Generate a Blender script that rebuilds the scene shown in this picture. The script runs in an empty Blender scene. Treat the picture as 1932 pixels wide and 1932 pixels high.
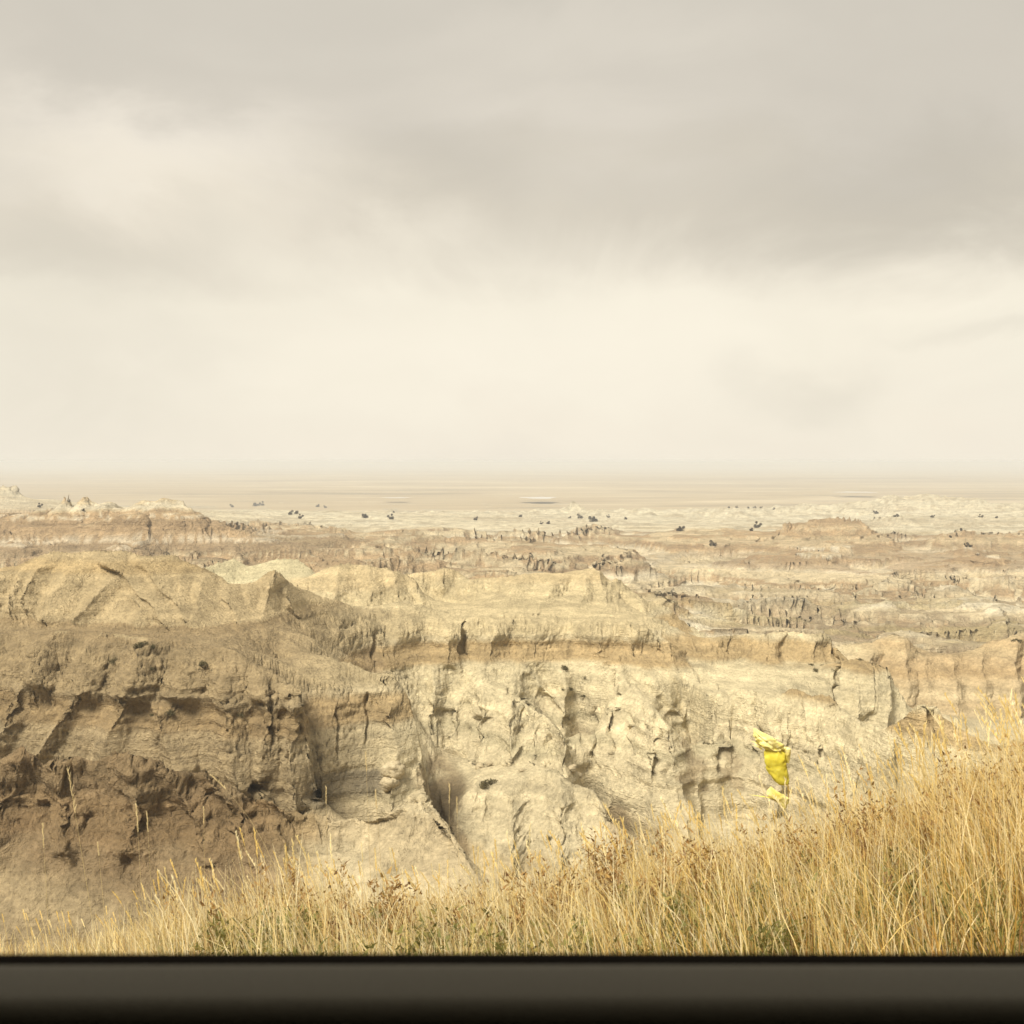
import bpy, math, random
import numpy as np
from mathutils import Vector, Matrix

C = bpy.context.scene
COL = C.collection
R = math.radians
random.seed(7)
rng = np.random.default_rng(11)

# ------------------------------------------------------------------ camera
# z = 0 is eye height inside the car; x to the right, y straight out of the window (metres)
F_PX, HOR, CX = 2072.0, 870.0, 966.0          # focal length, horizon row and centre column in a 1932 px frame
cam_d = bpy.data.cameras.new('camera')
cam = bpy.data.objects.new('camera', cam_d)
COL.objects.link(cam)
cam.rotation_euler = (R(90), 0, 0)
cam_d.sensor_width = 36.0
cam_d.lens = 36.0 * F_PX / 1932.0
cam_d.shift_y = -(966.0 - HOR) / 1932.0
cam_d.clip_start = 0.05
cam_d.clip_end = 200000
cam_d.dof.use_dof = True
cam_d.dof.focus_distance = 60.0
cam_d.dof.aperture_fstop = 12.5
C.camera = cam

# ------------------------------------------------------------------ exposure
C.view_settings.view_transform = 'Standard'
C.view_settings.look = 'None'
C.view_settings.gamma = 1.0
C.view_settings.use_curve_mapping = False
C.view_settings.exposure = 2.0
EXPO = 2 ** 2.0
C.cycles.volume_bounces = 1
C.cycles.max_bounces = 6
C.cycles.transparent_max_bounces = 12


def s2l(c):
    return tuple((v / 12.92 if v <= 0.04045 else ((v + 0.055) / 1.055) ** 2.4) for v in (x / 255.0 for x in c))


# ------------------------------------------------------------------ sun (soft, overcast)
SUN_EL, SUN_AZ = 54.0, -136.0                  # azimuth measured from +y towards +x
sun_d = bpy.data.lights.new('sun', 'SUN')
sun = bpy.data.objects.new('sun', sun_d)
COL.objects.link(sun)
sun_d.energy = 1.5
sun_d.angle = R(26)
sun_d.color = (1.0, 0.93, 0.80)
sv = Vector((math.sin(R(SUN_AZ)) * math.cos(R(SUN_EL)), math.cos(R(SUN_AZ)) * math.cos(R(SUN_EL)), math.sin(R(SUN_EL))))
sun.rotation_euler = sv.to_track_quat('Z', 'Y').to_euler()


# ------------------------------------------------------------------ node helpers
class NT:
    def __init__(self, tree):
        self.t = tree

    def n(self, typ, **kw):
        nd = self.t.nodes.new(typ)
        for k, v in kw.items():
            setattr(nd, k, v)
        return nd

    def l(self, a, b):
        self.t.links.new(a, b)

    def put(self, sock, v):
        if hasattr(v, 'links') or isinstance(v, bpy.types.NodeSocket):
            self.l(v, sock)
        elif isinstance(v, (tuple, list)) and sock.type == 'RGBA' and len(v) == 3:
            sock.default_value = (*v, 1)
        else:
            sock.default_value = v

    def m(self, op, a, b=None, c=None, clamp=False):
        nd = self.n('ShaderNodeMath', operation=op, use_clamp=clamp)
        self.put(nd.inputs[0], a)
        if b is not None:
            self.put(nd.inputs[1], b)
        if c is not None:
            self.put(nd.inputs[2], c)
        return nd.outputs[0]

    def xyz(self, x, y, z):
        nd = self.n('ShaderNodeCombineXYZ')
        for s, v in zip(nd.inputs, (x, y, z)):
            self.put(s, v)
        return nd.outputs[0]

    def noise(self, vec, scale, detail=4, rough=0.5, dist=0.0):
        nd = self.n('ShaderNodeTexNoise')
        if vec is not None:
            self.l(vec, nd.inputs['Vector'])
        nd.inputs['Scale'].default_value = scale
        nd.inputs['Detail'].default_value = detail
        nd.inputs['Roughness'].default_value = rough
        nd.inputs['Distortion'].default_value = dist
        return nd

    def ramp(self, fac, stops, interp='LINEAR'):
        nd = self.n('ShaderNodeValToRGB')
        nd.color_ramp.interpolation = interp
        el = nd.color_ramp.elements
        while len(el) < len(stops):
            el.new(0.5)
        for e, (p, c) in zip(el, stops):
            e.position = p
            e.color = (*c, 1) if len(c) == 3 else c
        self.l(fac, nd.inputs[0])
        return nd.outputs[0]

    def mix(self, fac, a, b, mode='MIX'):
        nd = self.n('ShaderNodeMix', data_type='RGBA', blend_type=mode)
        self.put(nd.inputs[0], fac)
        self.put(nd.inputs[6], a)
        self.put(nd.inputs[7], b)
        return nd.outputs[2]

    def maprange(self, v, a, b, c=0.0, d=1.0, smooth=True):
        nd = self.n('ShaderNodeMapRange', interpolation_type='SMOOTHSTEP' if smooth else 'LINEAR')
        self.put(nd.inputs[0], v)
        for i, x in enumerate((a, b, c, d)):
            nd.inputs[1 + i].default_value = x
        return nd.outputs[0]


# ------------------------------------------------------------------ world: overcast cloud sheet over a Nishita sky
W = bpy.data.worlds.new('World')
C.world = W
W.use_nodes = True
W.node_tree.nodes.clear()
w = NT(W.node_tree)
tc = w.n('ShaderNodeTexCoord')
sep = w.n('ShaderNodeSeparateXYZ')
w.l(tc.outputs['Generated'], sep.inputs[0])
dx, dy, dz = sep.outputs
az = w.m('ARCTAN2', dx, dy)
el = w.m('ARCSINE', dz)
# slow wisps: noise in direction space, squeezed vertically
cv = w.xyz(w.m('MULTIPLY', dx, 1.0), dy, w.m('MULTIPLY', dz, 1.7))
nz1 = w.noise(cv, 4.2, 6, 0.56, 0.4)
nz2 = w.noise(cv, 6.0, 6, 0.55, 0.5)
sepn = w.n('ShaderNodeSeparateColor')
w.l(nz1.outputs['Color'], sepn.inputs[0])
az2 = w.m('ADD', az, w.m('MULTIPLY', w.m('SUBTRACT', sepn.outputs[0], 0.5), 0.26))
el2 = w.m('ADD', el, w.m('MULTIPLY', w.m('SUBTRACT', sepn.outputs[1], 0.5), 0.20))


def ang(px, py):
    a = math.atan((px - CX) / F_PX)
    return a, math.atan((HOR - py) / F_PX * math.cos(a))


# base sheet brightness by elevation
elr = w.maprange(el2, R(-2), R(34), 0, 1, smooth=False)
base = w.ramp(elr, [(0.0, s2l((244, 235, 218))), (0.07, s2l((245, 236, 218))), (0.15, s2l((245, 237, 219))),
                    (0.30, s2l((245, 237, 218))), (0.42, s2l((229, 220, 202))), (0.52, s2l((223, 215, 200))),
                    (0.70, s2l((212, 205, 191))), (1.0, s2l((212, 205, 191)))])
shade = None
BLOBS = [  # px, py, half-width px, half-height px, amount (negative = darker cloud belly)
    (1720, 330, 470, 170, -0.22), (1050, 370, 400, 130, -0.12), (80, 440, 330, 110, -0.14), (1520, 705, 190, 85, -0.085),
    (740, 300, 300, 110, -0.12), (1932, 40, 500, 200, -0.07), (0, 0, 350, 150, -0.05), (900, 770, 700, 110, 0.03), (500, 120, 560, 90, -0.06), (1400, 150, 420, 70, -0.05), (1900, 600, 200, 30, -0.07),
    (290, 285, 290, 110, 0.17), (1150, 640, 760, 150, 0.05), (1780, 480, 330, 70, 0.08), (150, 640, 330, 150, -0.09),
    (1120, 70, 360, 70, 0.04), (420, 800, 500, 60, -0.02)]
for (px, py, hw, hh, amt) in BLOBS:
    a, e = ang(px, py)
    v = w.xyz(w.m('DIVIDE', w.m('SUBTRACT', az2, a), hw / F_PX), w.m('DIVIDE', w.m('SUBTRACT', el2, e), hh / F_PX), 0.0)
    ln = w.n('ShaderNodeVectorMath', operation='LENGTH')
    w.l(v, ln.inputs[0])
    g = w.m('MULTIPLY', w.maprange(ln.outputs['Value'], 1.25, 0.1), amt * 0.95)
    shade = g if shade is None else w.m('ADD', shade, g)
shade = w.m('ADD', shade, w.m('MULTIPLY', w.m('SUBTRACT', nz2.outputs[0], 0.5), 0.10))
fac = w.m('ADD', shade, 1.0)
cloud = w.mix(1.0, base, w.xyz(fac, fac, fac), 'MULTIPLY')
# the plain seen from far below the horizon is hidden by ground; keep the lower half dim earth
sky = w.n('ShaderNodeTexSky', sky_type='NISHITA')
sky.sun_disc = False
sky.sun_elevation = R(SUN_EL)
sky.sun_rotation = R(SUN_AZ)
sky.dust_density = 4.0
bg1 = w.n('ShaderNodeBackground')
w.l(sky.outputs[0], bg1.inputs[0])
bg1.inputs[1].default_value = 0.08
bg2 = w.n('ShaderNodeBackground')
w.l(cloud, bg2.inputs[0])
bg2.inputs[1].default_value = 1.0 / EXPO
mx = w.n('ShaderNodeMixShader')
mx.inputs[0].default_value = 0.985
w.l(bg1.outputs[0], mx.inputs[1])
w.l(bg2.outputs[0], mx.inputs[2])
wo = w.n('ShaderNodeOutputWorld')
w.l(mx.outputs[0], wo.inputs[0])


# ------------------------------------------------------------------ object helpers
def tag(o, label=None, cat=None, group=None, kind=None):
    for k, v in (('label', label), ('category', cat), ('group', group), ('kind', kind)):
        if v:
            o[k] = v
    return o


def link(name, me, parent=None):
    o = bpy.data.objects.new(name, me)
    COL.objects.link(o)
    if parent:
        o.parent = parent
    return o


def empty(name, loc=(0, 0, 0)):
    o = bpy.data.objects.new(name, None)
    COL.objects.link(o)
    o.location = loc
    o.empty_display_size = 0.1
    return o


def np_mesh(name, verts, faces, mat, smooth=True, attrs=None):
    """verts (N,3) array, faces (M,k) int array of one k"""
    me = bpy.data.meshes.new(name)
    verts = np.asarray(verts, np.float32)
    faces = np.asarray(faces, np.int32)
    k = faces.shape[1]
    me.vertices.add(len(verts))
    me.vertices.foreach_set('co', verts.ravel())
    me.loops.add(faces.size)
    me.loops.foreach_set('vertex_index', faces.ravel())
    me.polygons.add(len(faces))
    me.polygons.foreach_set('loop_start', np.arange(0, faces.size, k, dtype=np.int32))
    me.polygons.foreach_set('use_smooth', np.full(len(faces), smooth))
    me.update(calc_edges=True)
    for nm, arr in (attrs or {}).items():
        at = me.attributes.new(nm, 'FLOAT_COLOR', 'POINT')
        a4 = np.ones((len(verts), 4), np.float32)
        a4[:, :3] = arr
        at.data.foreach_set('color', a4.ravel())
    me.materials.append(mat)
    return me


def new_mat(name, rough=0.9, spec=0.2):
    m = bpy.data.materials.new(name)
    m.use_nodes = True
    n = NT(m.node_tree)
    b = m.node_tree.nodes['Principled BSDF']
    b.inputs['Roughness'].default_value = rough
    b.inputs['Specular IOR Level'].default_value = spec
    return m, n, b


# ------------------------------------------------------------------ numpy noise
def _h(ix, iy, iz, seed):
    h = (ix.astype(np.uint32) * np.uint32(374761393) + iy.astype(np.uint32) * np.uint32(668265263)
         + iz.astype(np.uint32) * np.uint32(2147483647) + np.uint32((seed * 1274126177) & 0xffffffff))
    h = (h ^ (h >> np.uint32(13))) * np.uint32(1274126177)
    h = (h ^ (h >> np.uint32(16))) * np.uint32(2246822519)
    return ((h ^ (h >> np.uint32(15))) & np.uint32(0xffffff)).astype(np.float32) / np.float32(0xffffff)


def vnoise(x, y, z, seed=0):
    fx, fy, fz = np.floor(x), np.floor(y), np.floor(z)
    ix, iy, iz = fx.astype(np.int32), fy.astype(np.int32), fz.astype(np.int32)
    tx, ty, tz = (x - fx).astype(np.float32), (y - fy).astype(np.float32), (z - fz).astype(np.float32)
    tx, ty, tz = (t * t * t * (t * (t * 6 - 15) + 10) for t in (tx, ty, tz))
    out = 0
    for a in (0, 1):
        for b in (0, 1):
            wxy = (tx if a else 1 - tx) * (ty if b else 1 - ty)
            out = out + wxy * ((1 - tz) * _h(ix + a, iy + b, iz, seed) + tz * _h(ix + a, iy + b, iz + 1, seed))
    return out * 2 - 1


def fbm(x, y, z, seed, octs, lac=2.03, gain=0.5):
    s, a, f, tot = 0, 1.0, 1.0, 0
    for o in range(octs):
        c, si = math.cos(o * 1.3), math.sin(o * 1.3)
        s = s + a * vnoise((x * c - y * si) * f, (x * si + y * c) * f, z * f, seed + o)
        tot += a
        a *= gain
        f *= lac
    return s / tot


def n1(z, seed):
    o = np.zeros_like(z)
    return vnoise(z, o + 0.37, o + 0.71, seed)


def voro(x, y, z, seed):
    """distance between nearest two feature points (0 at block edges) and a random id per block"""
    fx, fy, fz = np.floor(x).astype(np.int32), np.floor(y).astype(np.int32), np.floor(z).astype(np.int32)
    d1 = np.full(x.shape, 9.0, np.float32)
    d2 = d1.copy()
    idv = np.zeros(x.shape, np.float32)
    for a in (-1, 0, 1):
        for b in (-1, 0, 1):
            for c in (-1, 0, 1):
                ix, iy, iz = fx + a, fy + b, fz + c
                px = ix + _h(ix, iy, iz, seed) - x
                py = iy + _h(ix, iy, iz, seed + 1) - y
                pz = iz + _h(ix, iy, iz, seed + 2) - z
                d = (px * px + py * py + pz * pz).astype(np.float32)
                nearer = d < d1
                d2 = np.where(nearer, d1, np.minimum(d2, d))
                idv = np.where(nearer, _h(ix, iy, iz, seed + 3), idv)
                d1 = np.where(nearer, d, d1)
    return np.sqrt(d2) - np.sqrt(d1), idv


def sstep(a, b, x):
    t = np.clip((x - a) / (b - a), 0, 1)
    return t * t * (3 - 2 * t)


def erosion(x, y, dirx, diry, seed):
    """branching gully stripes that run along the fall line; dir is across the slope"""
    fx, fy = np.floor(x), np.floor(y)
    ix, iy = fx.astype(np.int32), fy.astype(np.int32)
    tx, ty = (x - fx).astype(np.float32), (y - fy).astype(np.float32)
    zz = np.zeros_like(ix)
    f = 2 * math.pi
    vh = vx = vy = wt = 0
    for i in (-2, -1, 0, 1):
        for j in (-2, -1, 0, 1):
            hx = _h(ix - i, iy - j, zz, seed) * 0.5
            hy = _h(ix - i, iy - j, zz, seed + 1) * 0.5
            px, py = tx + i - hx, ty + j - hy
            ww = np.exp(-2 * (px * px + py * py))
            mag = px * dirx + py * diry
            wt = wt + ww
            vh = vh + np.cos(mag * f) * ww
            s = -np.sin(mag * f) * ww
            vx = vx + s * (px + dirx)
            vy = vy + s * (py + diry)
    return vh / wt, vx / wt, vy / wt


# ------------------------------------------------------------------ terrain skeleton: crest, ledge and valley lines
# (column, row, distance): the point of the land seen along that direction at that distance
LINES = []


def L(*p):
    LINES.append([((px - CX) / F_PX, Y, -(py - HOR) / F_PX * Y) for px, py, Y in p])


def H(*p):
    LINES.append([((px - CX) / F_PX, Y, z) for px, Y, z in p])


# below the road verge
H((-330, 9, -6), (900, 9, -6), (2260, 9, -5.5))
H((-330, 20, -17), (900, 20, -17), (2260, 20, -17))
H((-330, 42, -27), (900, 40, -30), (2260, 40, -31))
# front ridge on the left and its knob
L((-330, 1440, 78), (0, 1434, 76), (30, 1414, 76), (50, 1411, 75), (85, 1431, 75), (95, 1414, 75), (130, 1411, 74), (185, 1431, 74),
  (210, 1421, 74), (250, 1414, 73), (290, 1419, 73), (320, 1441, 73), (350, 1456, 73), (370, 1456, 73), (390, 1445, 73), (420, 1459, 73),
  (460, 1489, 72), (505, 1506, 72), (540, 1529, 71), (560, 1544, 71), (590, 1531, 72), (620, 1528, 73), (645, 1540, 72), (680, 1541, 71),
  (720, 1534, 70), (750, 1514, 70), (770, 1499, 71), (785, 1489, 71), (800, 1487, 71), (810, 1504, 70), (825, 1529, 69), (850, 1569, 67),
  (870, 1599, 65), (890, 1624, 64), (910, 1659, 62), (930, 1720, 58), (950, 1800, 54))
L((-330, 1510, 76.6), (0, 1500, 74.6), (100, 1490, 73.9), (250, 1490, 72.0), (400, 1520, 71.8), (500, 1560, 70.7), (560, 1585, 69.7),
  (640, 1590, 70.2), (700, 1590, 69.2))
L((-330, 1660, 71.5), (0, 1650, 69.5), (200, 1650, 68), (400, 1670, 66.5), (560, 1700, 64.5), (680, 1720, 63))
L((-330, 1830, 66), (0, 1820, 64), (250, 1820, 62), (500, 1830, 60), (700, 1850, 57), (900, 1880, 50))
H((-330, 88, -29), (200, 86, -29), (480, 82, -30), (560, 81, -32), (680, 81, -33), (760, 81, -32), (800, 79, -33), (900, 72, -38))
# left cliff: knobby cap bed, its underside, foot
L((-330, 1195, 112), (0, 1195, 111), (40, 1200, 111), (75, 1196, 109), (110, 1192, 109), (190, 1192, 109), (215, 1200, 107), (260, 1208, 106),
  (350, 1216, 105), (400, 1218, 105), (425, 1222, 105), (465, 1240, 103), (490, 1260, 102), (525, 1272, 101), (550, 1280, 100), (566, 1292, 99))
L((-330, 1290, 107), (0, 1290, 106.5), (30, 1300, 106), (55, 1274, 105.2), (110, 1286, 104.6), (150, 1300, 103.2), (240, 1305, 102), (320, 1305, 101.5), (390, 1306, 101),
  (460, 1310, 100), (525, 1306, 99.2), (568, 1310, 98.2))
L((-330, 1470, 103), (0, 1470, 101), (150, 1470, 99.5), (320, 1470, 98), (460, 1510, 96.5), (573, 1535, 95.3))
L((568, 1310, 98.2), (577, 1360, 97.3), (582, 1420, 96.4), (582, 1530, 95))
# second spur
L((530, 1259, 112), (548, 1240, 112), (570, 1229, 112), (620, 1236, 111), (665, 1250, 110), (700, 1262, 109), (740, 1262, 109))
L((592, 1285, 105.5), (660, 1296, 105.3), (700, 1300, 105.3), (740, 1288, 106.8))
L((742, 1270, 108.6), (770, 1314, 107), (785, 1365, 105), (795, 1414, 103.5), (800, 1484, 100.5), (805, 1540, 99))
L((596, 1545, 98.2), (690, 1550, 98.6), (790, 1565, 97.6))
# gully between spur and centre cliffs
H((815, 124, -31), (825, 112, -35), (835, 102, -38), (850, 90, -39.5), (900, 78, -40))
L((812, 1300, 131), (850, 1310, 129.5), (885, 1310, 128))
L((815, 1412, 126), (850, 1420, 124), (890, 1430, 121))
# bench behind the left cap, foot of the hills
L((-330, 1185, 117), (0, 1187, 116), (190, 1186, 114), (350, 1197, 112), (420, 1203, 111), (480, 1200, 114), (560, 1196, 118), (600, 1200, 119))
# hills above the bench
L((-330, 1085, 128), (0, 1071, 128), (30, 1066, 128), (65, 1049, 128), (100, 1039, 128), (135, 1044, 128), (165, 1039, 128), (205, 1039, 128),
  (230, 1036, 128), (270, 1044, 128), (300, 1044, 128), (335, 1041, 128), (342, 1054, 128), (370, 1066, 127), (395, 1076, 127), (420, 1089, 127),
  (432, 1104, 127), (465, 1101, 128), (480, 1099, 128), (492, 1083, 128), (520, 1074, 128), (537, 1081, 129), (550, 1099, 130), (625, 1129, 135),
  (695, 1149, 140), (740, 1137, 142), (770, 1131, 143), (800, 1141, 143), (840, 1156, 142.6), (870, 1161, 142))


# centre bench: cap rim and underside
L((560, 1174, 126), (600, 1176, 128), (650, 1180, 131), (700, 1171, 135), (750, 1168, 137), (800, 1170, 138), (870, 1170, 138), (900, 1163, 139),
  (966, 1163, 139), (1041, 1170, 139), (1091, 1168, 139), (1141, 1172, 138), (1186, 1171, 137), (1221, 1178, 136), (1240, 1196, 135), (1250, 1214, 134), (1268, 1222, 134))
L((640, 1236, 126), (690, 1245, 129), (722, 1244, 131.5), (800, 1230, 135), (860, 1242, 134.5), (900, 1246, 134.5), (966, 1237, 136.5),
  (1100, 1224, 136.5), (1200, 1232, 134.5), (1262, 1226, 133))
L((880, 1160, 143), (1000, 1155, 144), (1200, 1160, 145), (1262, 1165, 146))
# hills behind the bench
L((560, 1099, 150), (590, 1089, 153), (620, 1069, 157), (645, 1061, 157), (690, 1064, 157), (720, 1069, 157), (750, 1074, 157), (770, 1081, 157),
  (790, 1094, 156), (800, 1116, 155), (830, 1140, 154))
H((560, 140, -17.4), (650, 146, -19.4), (740, 148, -20.2), (830, 149, -20.6))
L((770, 1082, 166), (820, 1076, 168), (840, 1064, 168), (860, 1074, 168), (880, 1089, 167))
H((760, 162, -19.8), (830, 161, -20.6), (870, 157, -20.8))
L((880, 1092, 162), (966, 1084, 163), (1031, 1079, 165), (1056, 1077, 165), (1101, 1074, 165), (1121, 1069, 165), (1136, 1079, 164), (1146, 1104, 162),
  (1166, 1090, 163), (1176, 1094, 163), (1191, 1109, 163), (1220, 1130, 162), (1256, 1140, 162), (1270, 1150, 160))
L((385, 1070, 168), (395, 1062, 170), (440, 1052, 172), (470, 1068, 172), (520, 1052, 172), (560, 1055, 172), (590, 1075, 170), (612, 1090, 168))
H((-330, 150, -32), (0, 150, -32), (200, 150, -32), (350, 147, -28), (430, 144, -23), (500, 144, -23), (545, 142, -20.5))
H((-330, 205, -47), (400, 205, -47), (600, 205, -43), (900, 205, -42), (1200, 205, -45), (1500, 200, -50), (1700, 200, -52), (2260, 200, -52))
# centre buttresses: spines, alcoves
L((893, 1251, 133.5), (947, 1297, 128), (1006, 1336, 121), (1039, 1356, 117), (1062, 1382, 114.8), (1069, 1400, 114.2), (1068, 1436, 113.2))
L((897, 1330, 126), (897, 1430, 120.5))
L((905, 1440, 117.5), (985, 1440, 114.2), (1060, 1440, 113.2))
L((1085, 1280, 135), (1090, 1310, 133.6), (1090, 1360, 132.4), (1094, 1420, 130.6), (1102, 1480, 127))
L((1137, 1244, 133), (1167, 1262, 131), (1163, 1287, 128.5), (1155, 1338, 122.5), (1153, 1425, 118.5), (1150, 1480, 117))
L((1167, 1262, 131), (1196, 1310, 124), (1226, 1328, 120), (1254, 1354, 116.2), (1262, 1390, 114.4), (1270, 1430, 113), (1285, 1497, 110.5), (1306, 1518, 109))
L((1175, 1500, 115), (1230, 1500, 112))
L((1280, 1300, 131), (1292, 1340, 130), (1306, 1420, 127), (1326, 1490, 122.5))
L((1265, 1223, 133), (1290, 1272, 131), (1326, 1297, 126), (1366, 1306, 121.5))
# low rounded mass in the middle
L((870, 1500, 109), (905, 1464, 111), (930, 1474, 110), (973, 1480, 108.5), (996, 1461, 109.5), (1024, 1453, 109.5), (1052, 1451, 109), (1075, 1466, 108), (1096, 1482, 107), (1121, 1497, 105.5),
  (1137, 1515, 104.5), (1147, 1530, 103.5), (1167, 1546, 102.5), (1185, 1569, 101), (1193, 1589, 99.5), (1215, 1640, 96))
L((885, 1640, 100), (1000, 1690, 95.5), (1100, 1700, 93.5), (1210, 1690, 92))
H((1110, 118, -38.5), (1160, 114, -39.5), (1210, 108, -40.5), (1240, 98, -41))
# right-hand shelves and wall
L((1291, 1209, 140), (1346, 1199, 140), (1381, 1195, 140), (1446, 1190, 140), (1496, 1190, 139), (1526, 1195, 138), (1556, 1192, 137), (1567, 1205, 136), (1572, 1220, 136))
L((1300, 1250, 136), (1356, 1259, 135), (1406, 1249, 135), (1500, 1247, 134.5), (1580, 1250, 133))
L((1586, 1246, 131), (1616, 1241, 131), (1666, 1246, 130), (1675, 1262, 129), (1686, 1284, 128), (1706, 1324, 125.5), (1715, 1340, 124.5))
L((1366, 1306, 121.5), (1401, 1301, 120), (1446, 1301, 118), (1496, 1304, 116), (1541, 1304, 114), (1561, 1306, 113), (1571, 1319, 112), (1596, 1344, 109), (1621, 1364, 106),
  (1646, 1361, 104), (1666, 1371, 102), (1686, 1366, 100), (1706, 1349, 99), (1736, 1326, 98), (1748, 1326, 98), (1752, 1340, 97.5), (1758, 1321, 98), (1771, 1339, 97), (1786, 1369, 96), (1826, 1389, 94),
  (1900, 1400, 92), (2260, 1420, 90))
L((1330, 1400, 120), (1400, 1400, 116.5), (1500, 1400, 113), (1600, 1402, 106.5), (1660, 1405, 101), (1740, 1410, 96.8), (1840, 1440, 92.5))
L((1310, 1550, 112), (1400, 1540, 112), (1500, 1530, 109), (1600, 1520, 103.5), (1750, 1500, 95), (1900, 1490, 91), (2260, 1500, 89))
L((1200, 1850, 76), (1600, 1800, 74), (2260, 1760, 72))
H((1590, 121, -30.5), (1680, 118, -31), (1760, 110, -32), (1850, 106, -33), (2260, 102, -34))
H((1300, 150, -26), (1450, 152, -28), (1560, 150, -29))
# orange hills at right
L((1581, 1216, 165), (1641, 1210, 165), (1676, 1193, 166), (1701, 1196, 166), (1721, 1216, 164), (1741, 1238, 162), (1766, 1235, 162), (1796, 1235, 162),
  (1836, 1229, 163), (1866, 1209, 165), (1896, 1199, 166), (1932, 1191, 167), (2260, 1180, 170))
L((1600, 1300, 155), (1720, 1345, 150), (1800, 1350, 149), (1932, 1350, 149), (2260, 1350, 150))
H((1720, 132, -35.5), (1932, 130, -36), (2260, 130, -36))
# layered floor and far badlands
L((1000, 1130, 300), (1250, 1150, 320), (1600, 1190, 300), (1932, 1195, 315), (2260, 1195, 315))
L((-330, 1090, 330), (300, 1080, 330), (700, 1090, 330), (1000, 1100, 350), (1250, 1118, 385), (1600, 1125, 400), (1932, 1125, 410), (2260, 1125, 410))
L((1100, 1080, 450), (1320, 1060, 490), (1400, 1042, 480), (1500, 1046, 470), (1600, 1040, 475), (1700, 1032, 480), (1850, 1042, 480), (2260, 1042, 480))
L((1320, 1105, 432), (1500, 1110, 430), (1700, 1105, 440), (1932, 1105, 440), (2260, 1105, 440))
L((1300, 1045, 520), (1400, 1030, 530), (1440, 1010, 560), (1482, 985, 570), (1486, 964, 575), (1492, 978, 575), (1560, 973, 580), (1620, 970, 580), (1640, 990, 570), (1680, 1010, 560),
  (1720, 1018, 560), (2260, 1018, 560))
L((1650, 975, 800), (1690, 972, 800), (1800, 975, 800), (1932, 978, 800), (2260, 978, 800))
L((1690, 1010, 690), (1932, 1010, 690), (2260, 1010, 690))
L((1570, 985, 1100), (1590, 962, 1150), (1640, 952, 1200), (1663, 945, 1240), (1666, 936, 1250), (1700, 939, 1250), (1720, 934, 1250), (1780, 936, 1250), (1786, 943, 1230), (1830, 946, 1200), (1870, 957, 1150), (1932, 963, 1100), (2260, 968, 1100))
H((1500, 950, -58), (1700, 980, -58), (2260, 980, -58))
L((380, 964, 980), (500, 962, 1000), (700, 966, 1050), (966, 969, 1100), (1300, 976, 1100), (1480, 984, 1000))
L((480, 985, 760), (700, 992, 760), (966, 995, 760), (1300, 1000, 760))
L((480, 1012, 560), (760, 1018, 560), (1000, 1015, 560), (1250, 1020, 560))
L((500, 1052, 390), (800, 1062, 400), (1000, 1062, 410), (1200, 1062, 420))
L((540, 1018, 450), (600, 1012, 450), (656, 1012, 450), (700, 1035, 440), (745, 1060, 425))
L((1060, 970, 1150), (1076, 946, 1170), (1092, 948, 1170), (1110, 972, 1150))
# left butte, stepped
L((-330, 962, 470), (0, 964, 470), (60, 962, 460), (116, 950, 440), (124, 931, 440), (132, 936, 440), (140, 947, 440), (152, 942, 440), (166, 944, 440), (180, 950, 440), (215, 953, 440), (250, 950, 440),
  (300, 952, 440), (345, 952, 440), (352, 965, 436), (372, 971, 432), (420, 992, 430), (470, 1002, 430))
L((85, 966, 431), (200, 967, 431), (350, 969, 432))
L((70, 1000, 412), (160, 996, 410), (250, 1000, 410), (340, 1000, 412), (430, 1012, 414))
L((-330, 1018, 400), (60, 1014, 398), (250, 1013, 396), (430, 1016, 402), (520, 1030, 410))
L((-330, 1042, 388), (0, 1036, 388), (250, 1036, 386), (450, 1040, 390))
H((-330, 300, -44), (300, 290, -43), (600, 280, -40), (900, 280, -40))
L((-330, 925, 900), (-60, 920, 900), (0, 914, 900), (8, 908, 900), (16, 916, 900), (26, 907, 900), (35, 922, 895), (45, 934, 890), (55, 941, 890), (90, 947, 880), (120, 949, 880))
L((-330, 960, 780), (60, 958, 760), (160, 958, 760), (350, 962, 900))
H((-330, 1250, -66), (200, 1250, -68), (380, 1300, -70))
H((-330, 1750, -80.5), (2260, 1750, -80.5))
H((-330, 2600, -83), (2260, 2600, -83))

# ---- solve a smooth surface through the lines (log-polar grid)
U0, U1, V0, V1 = -0.625, 0.625, math.log(8.6), math.log(2600.0)
NU, NV = 480, 1400


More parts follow.
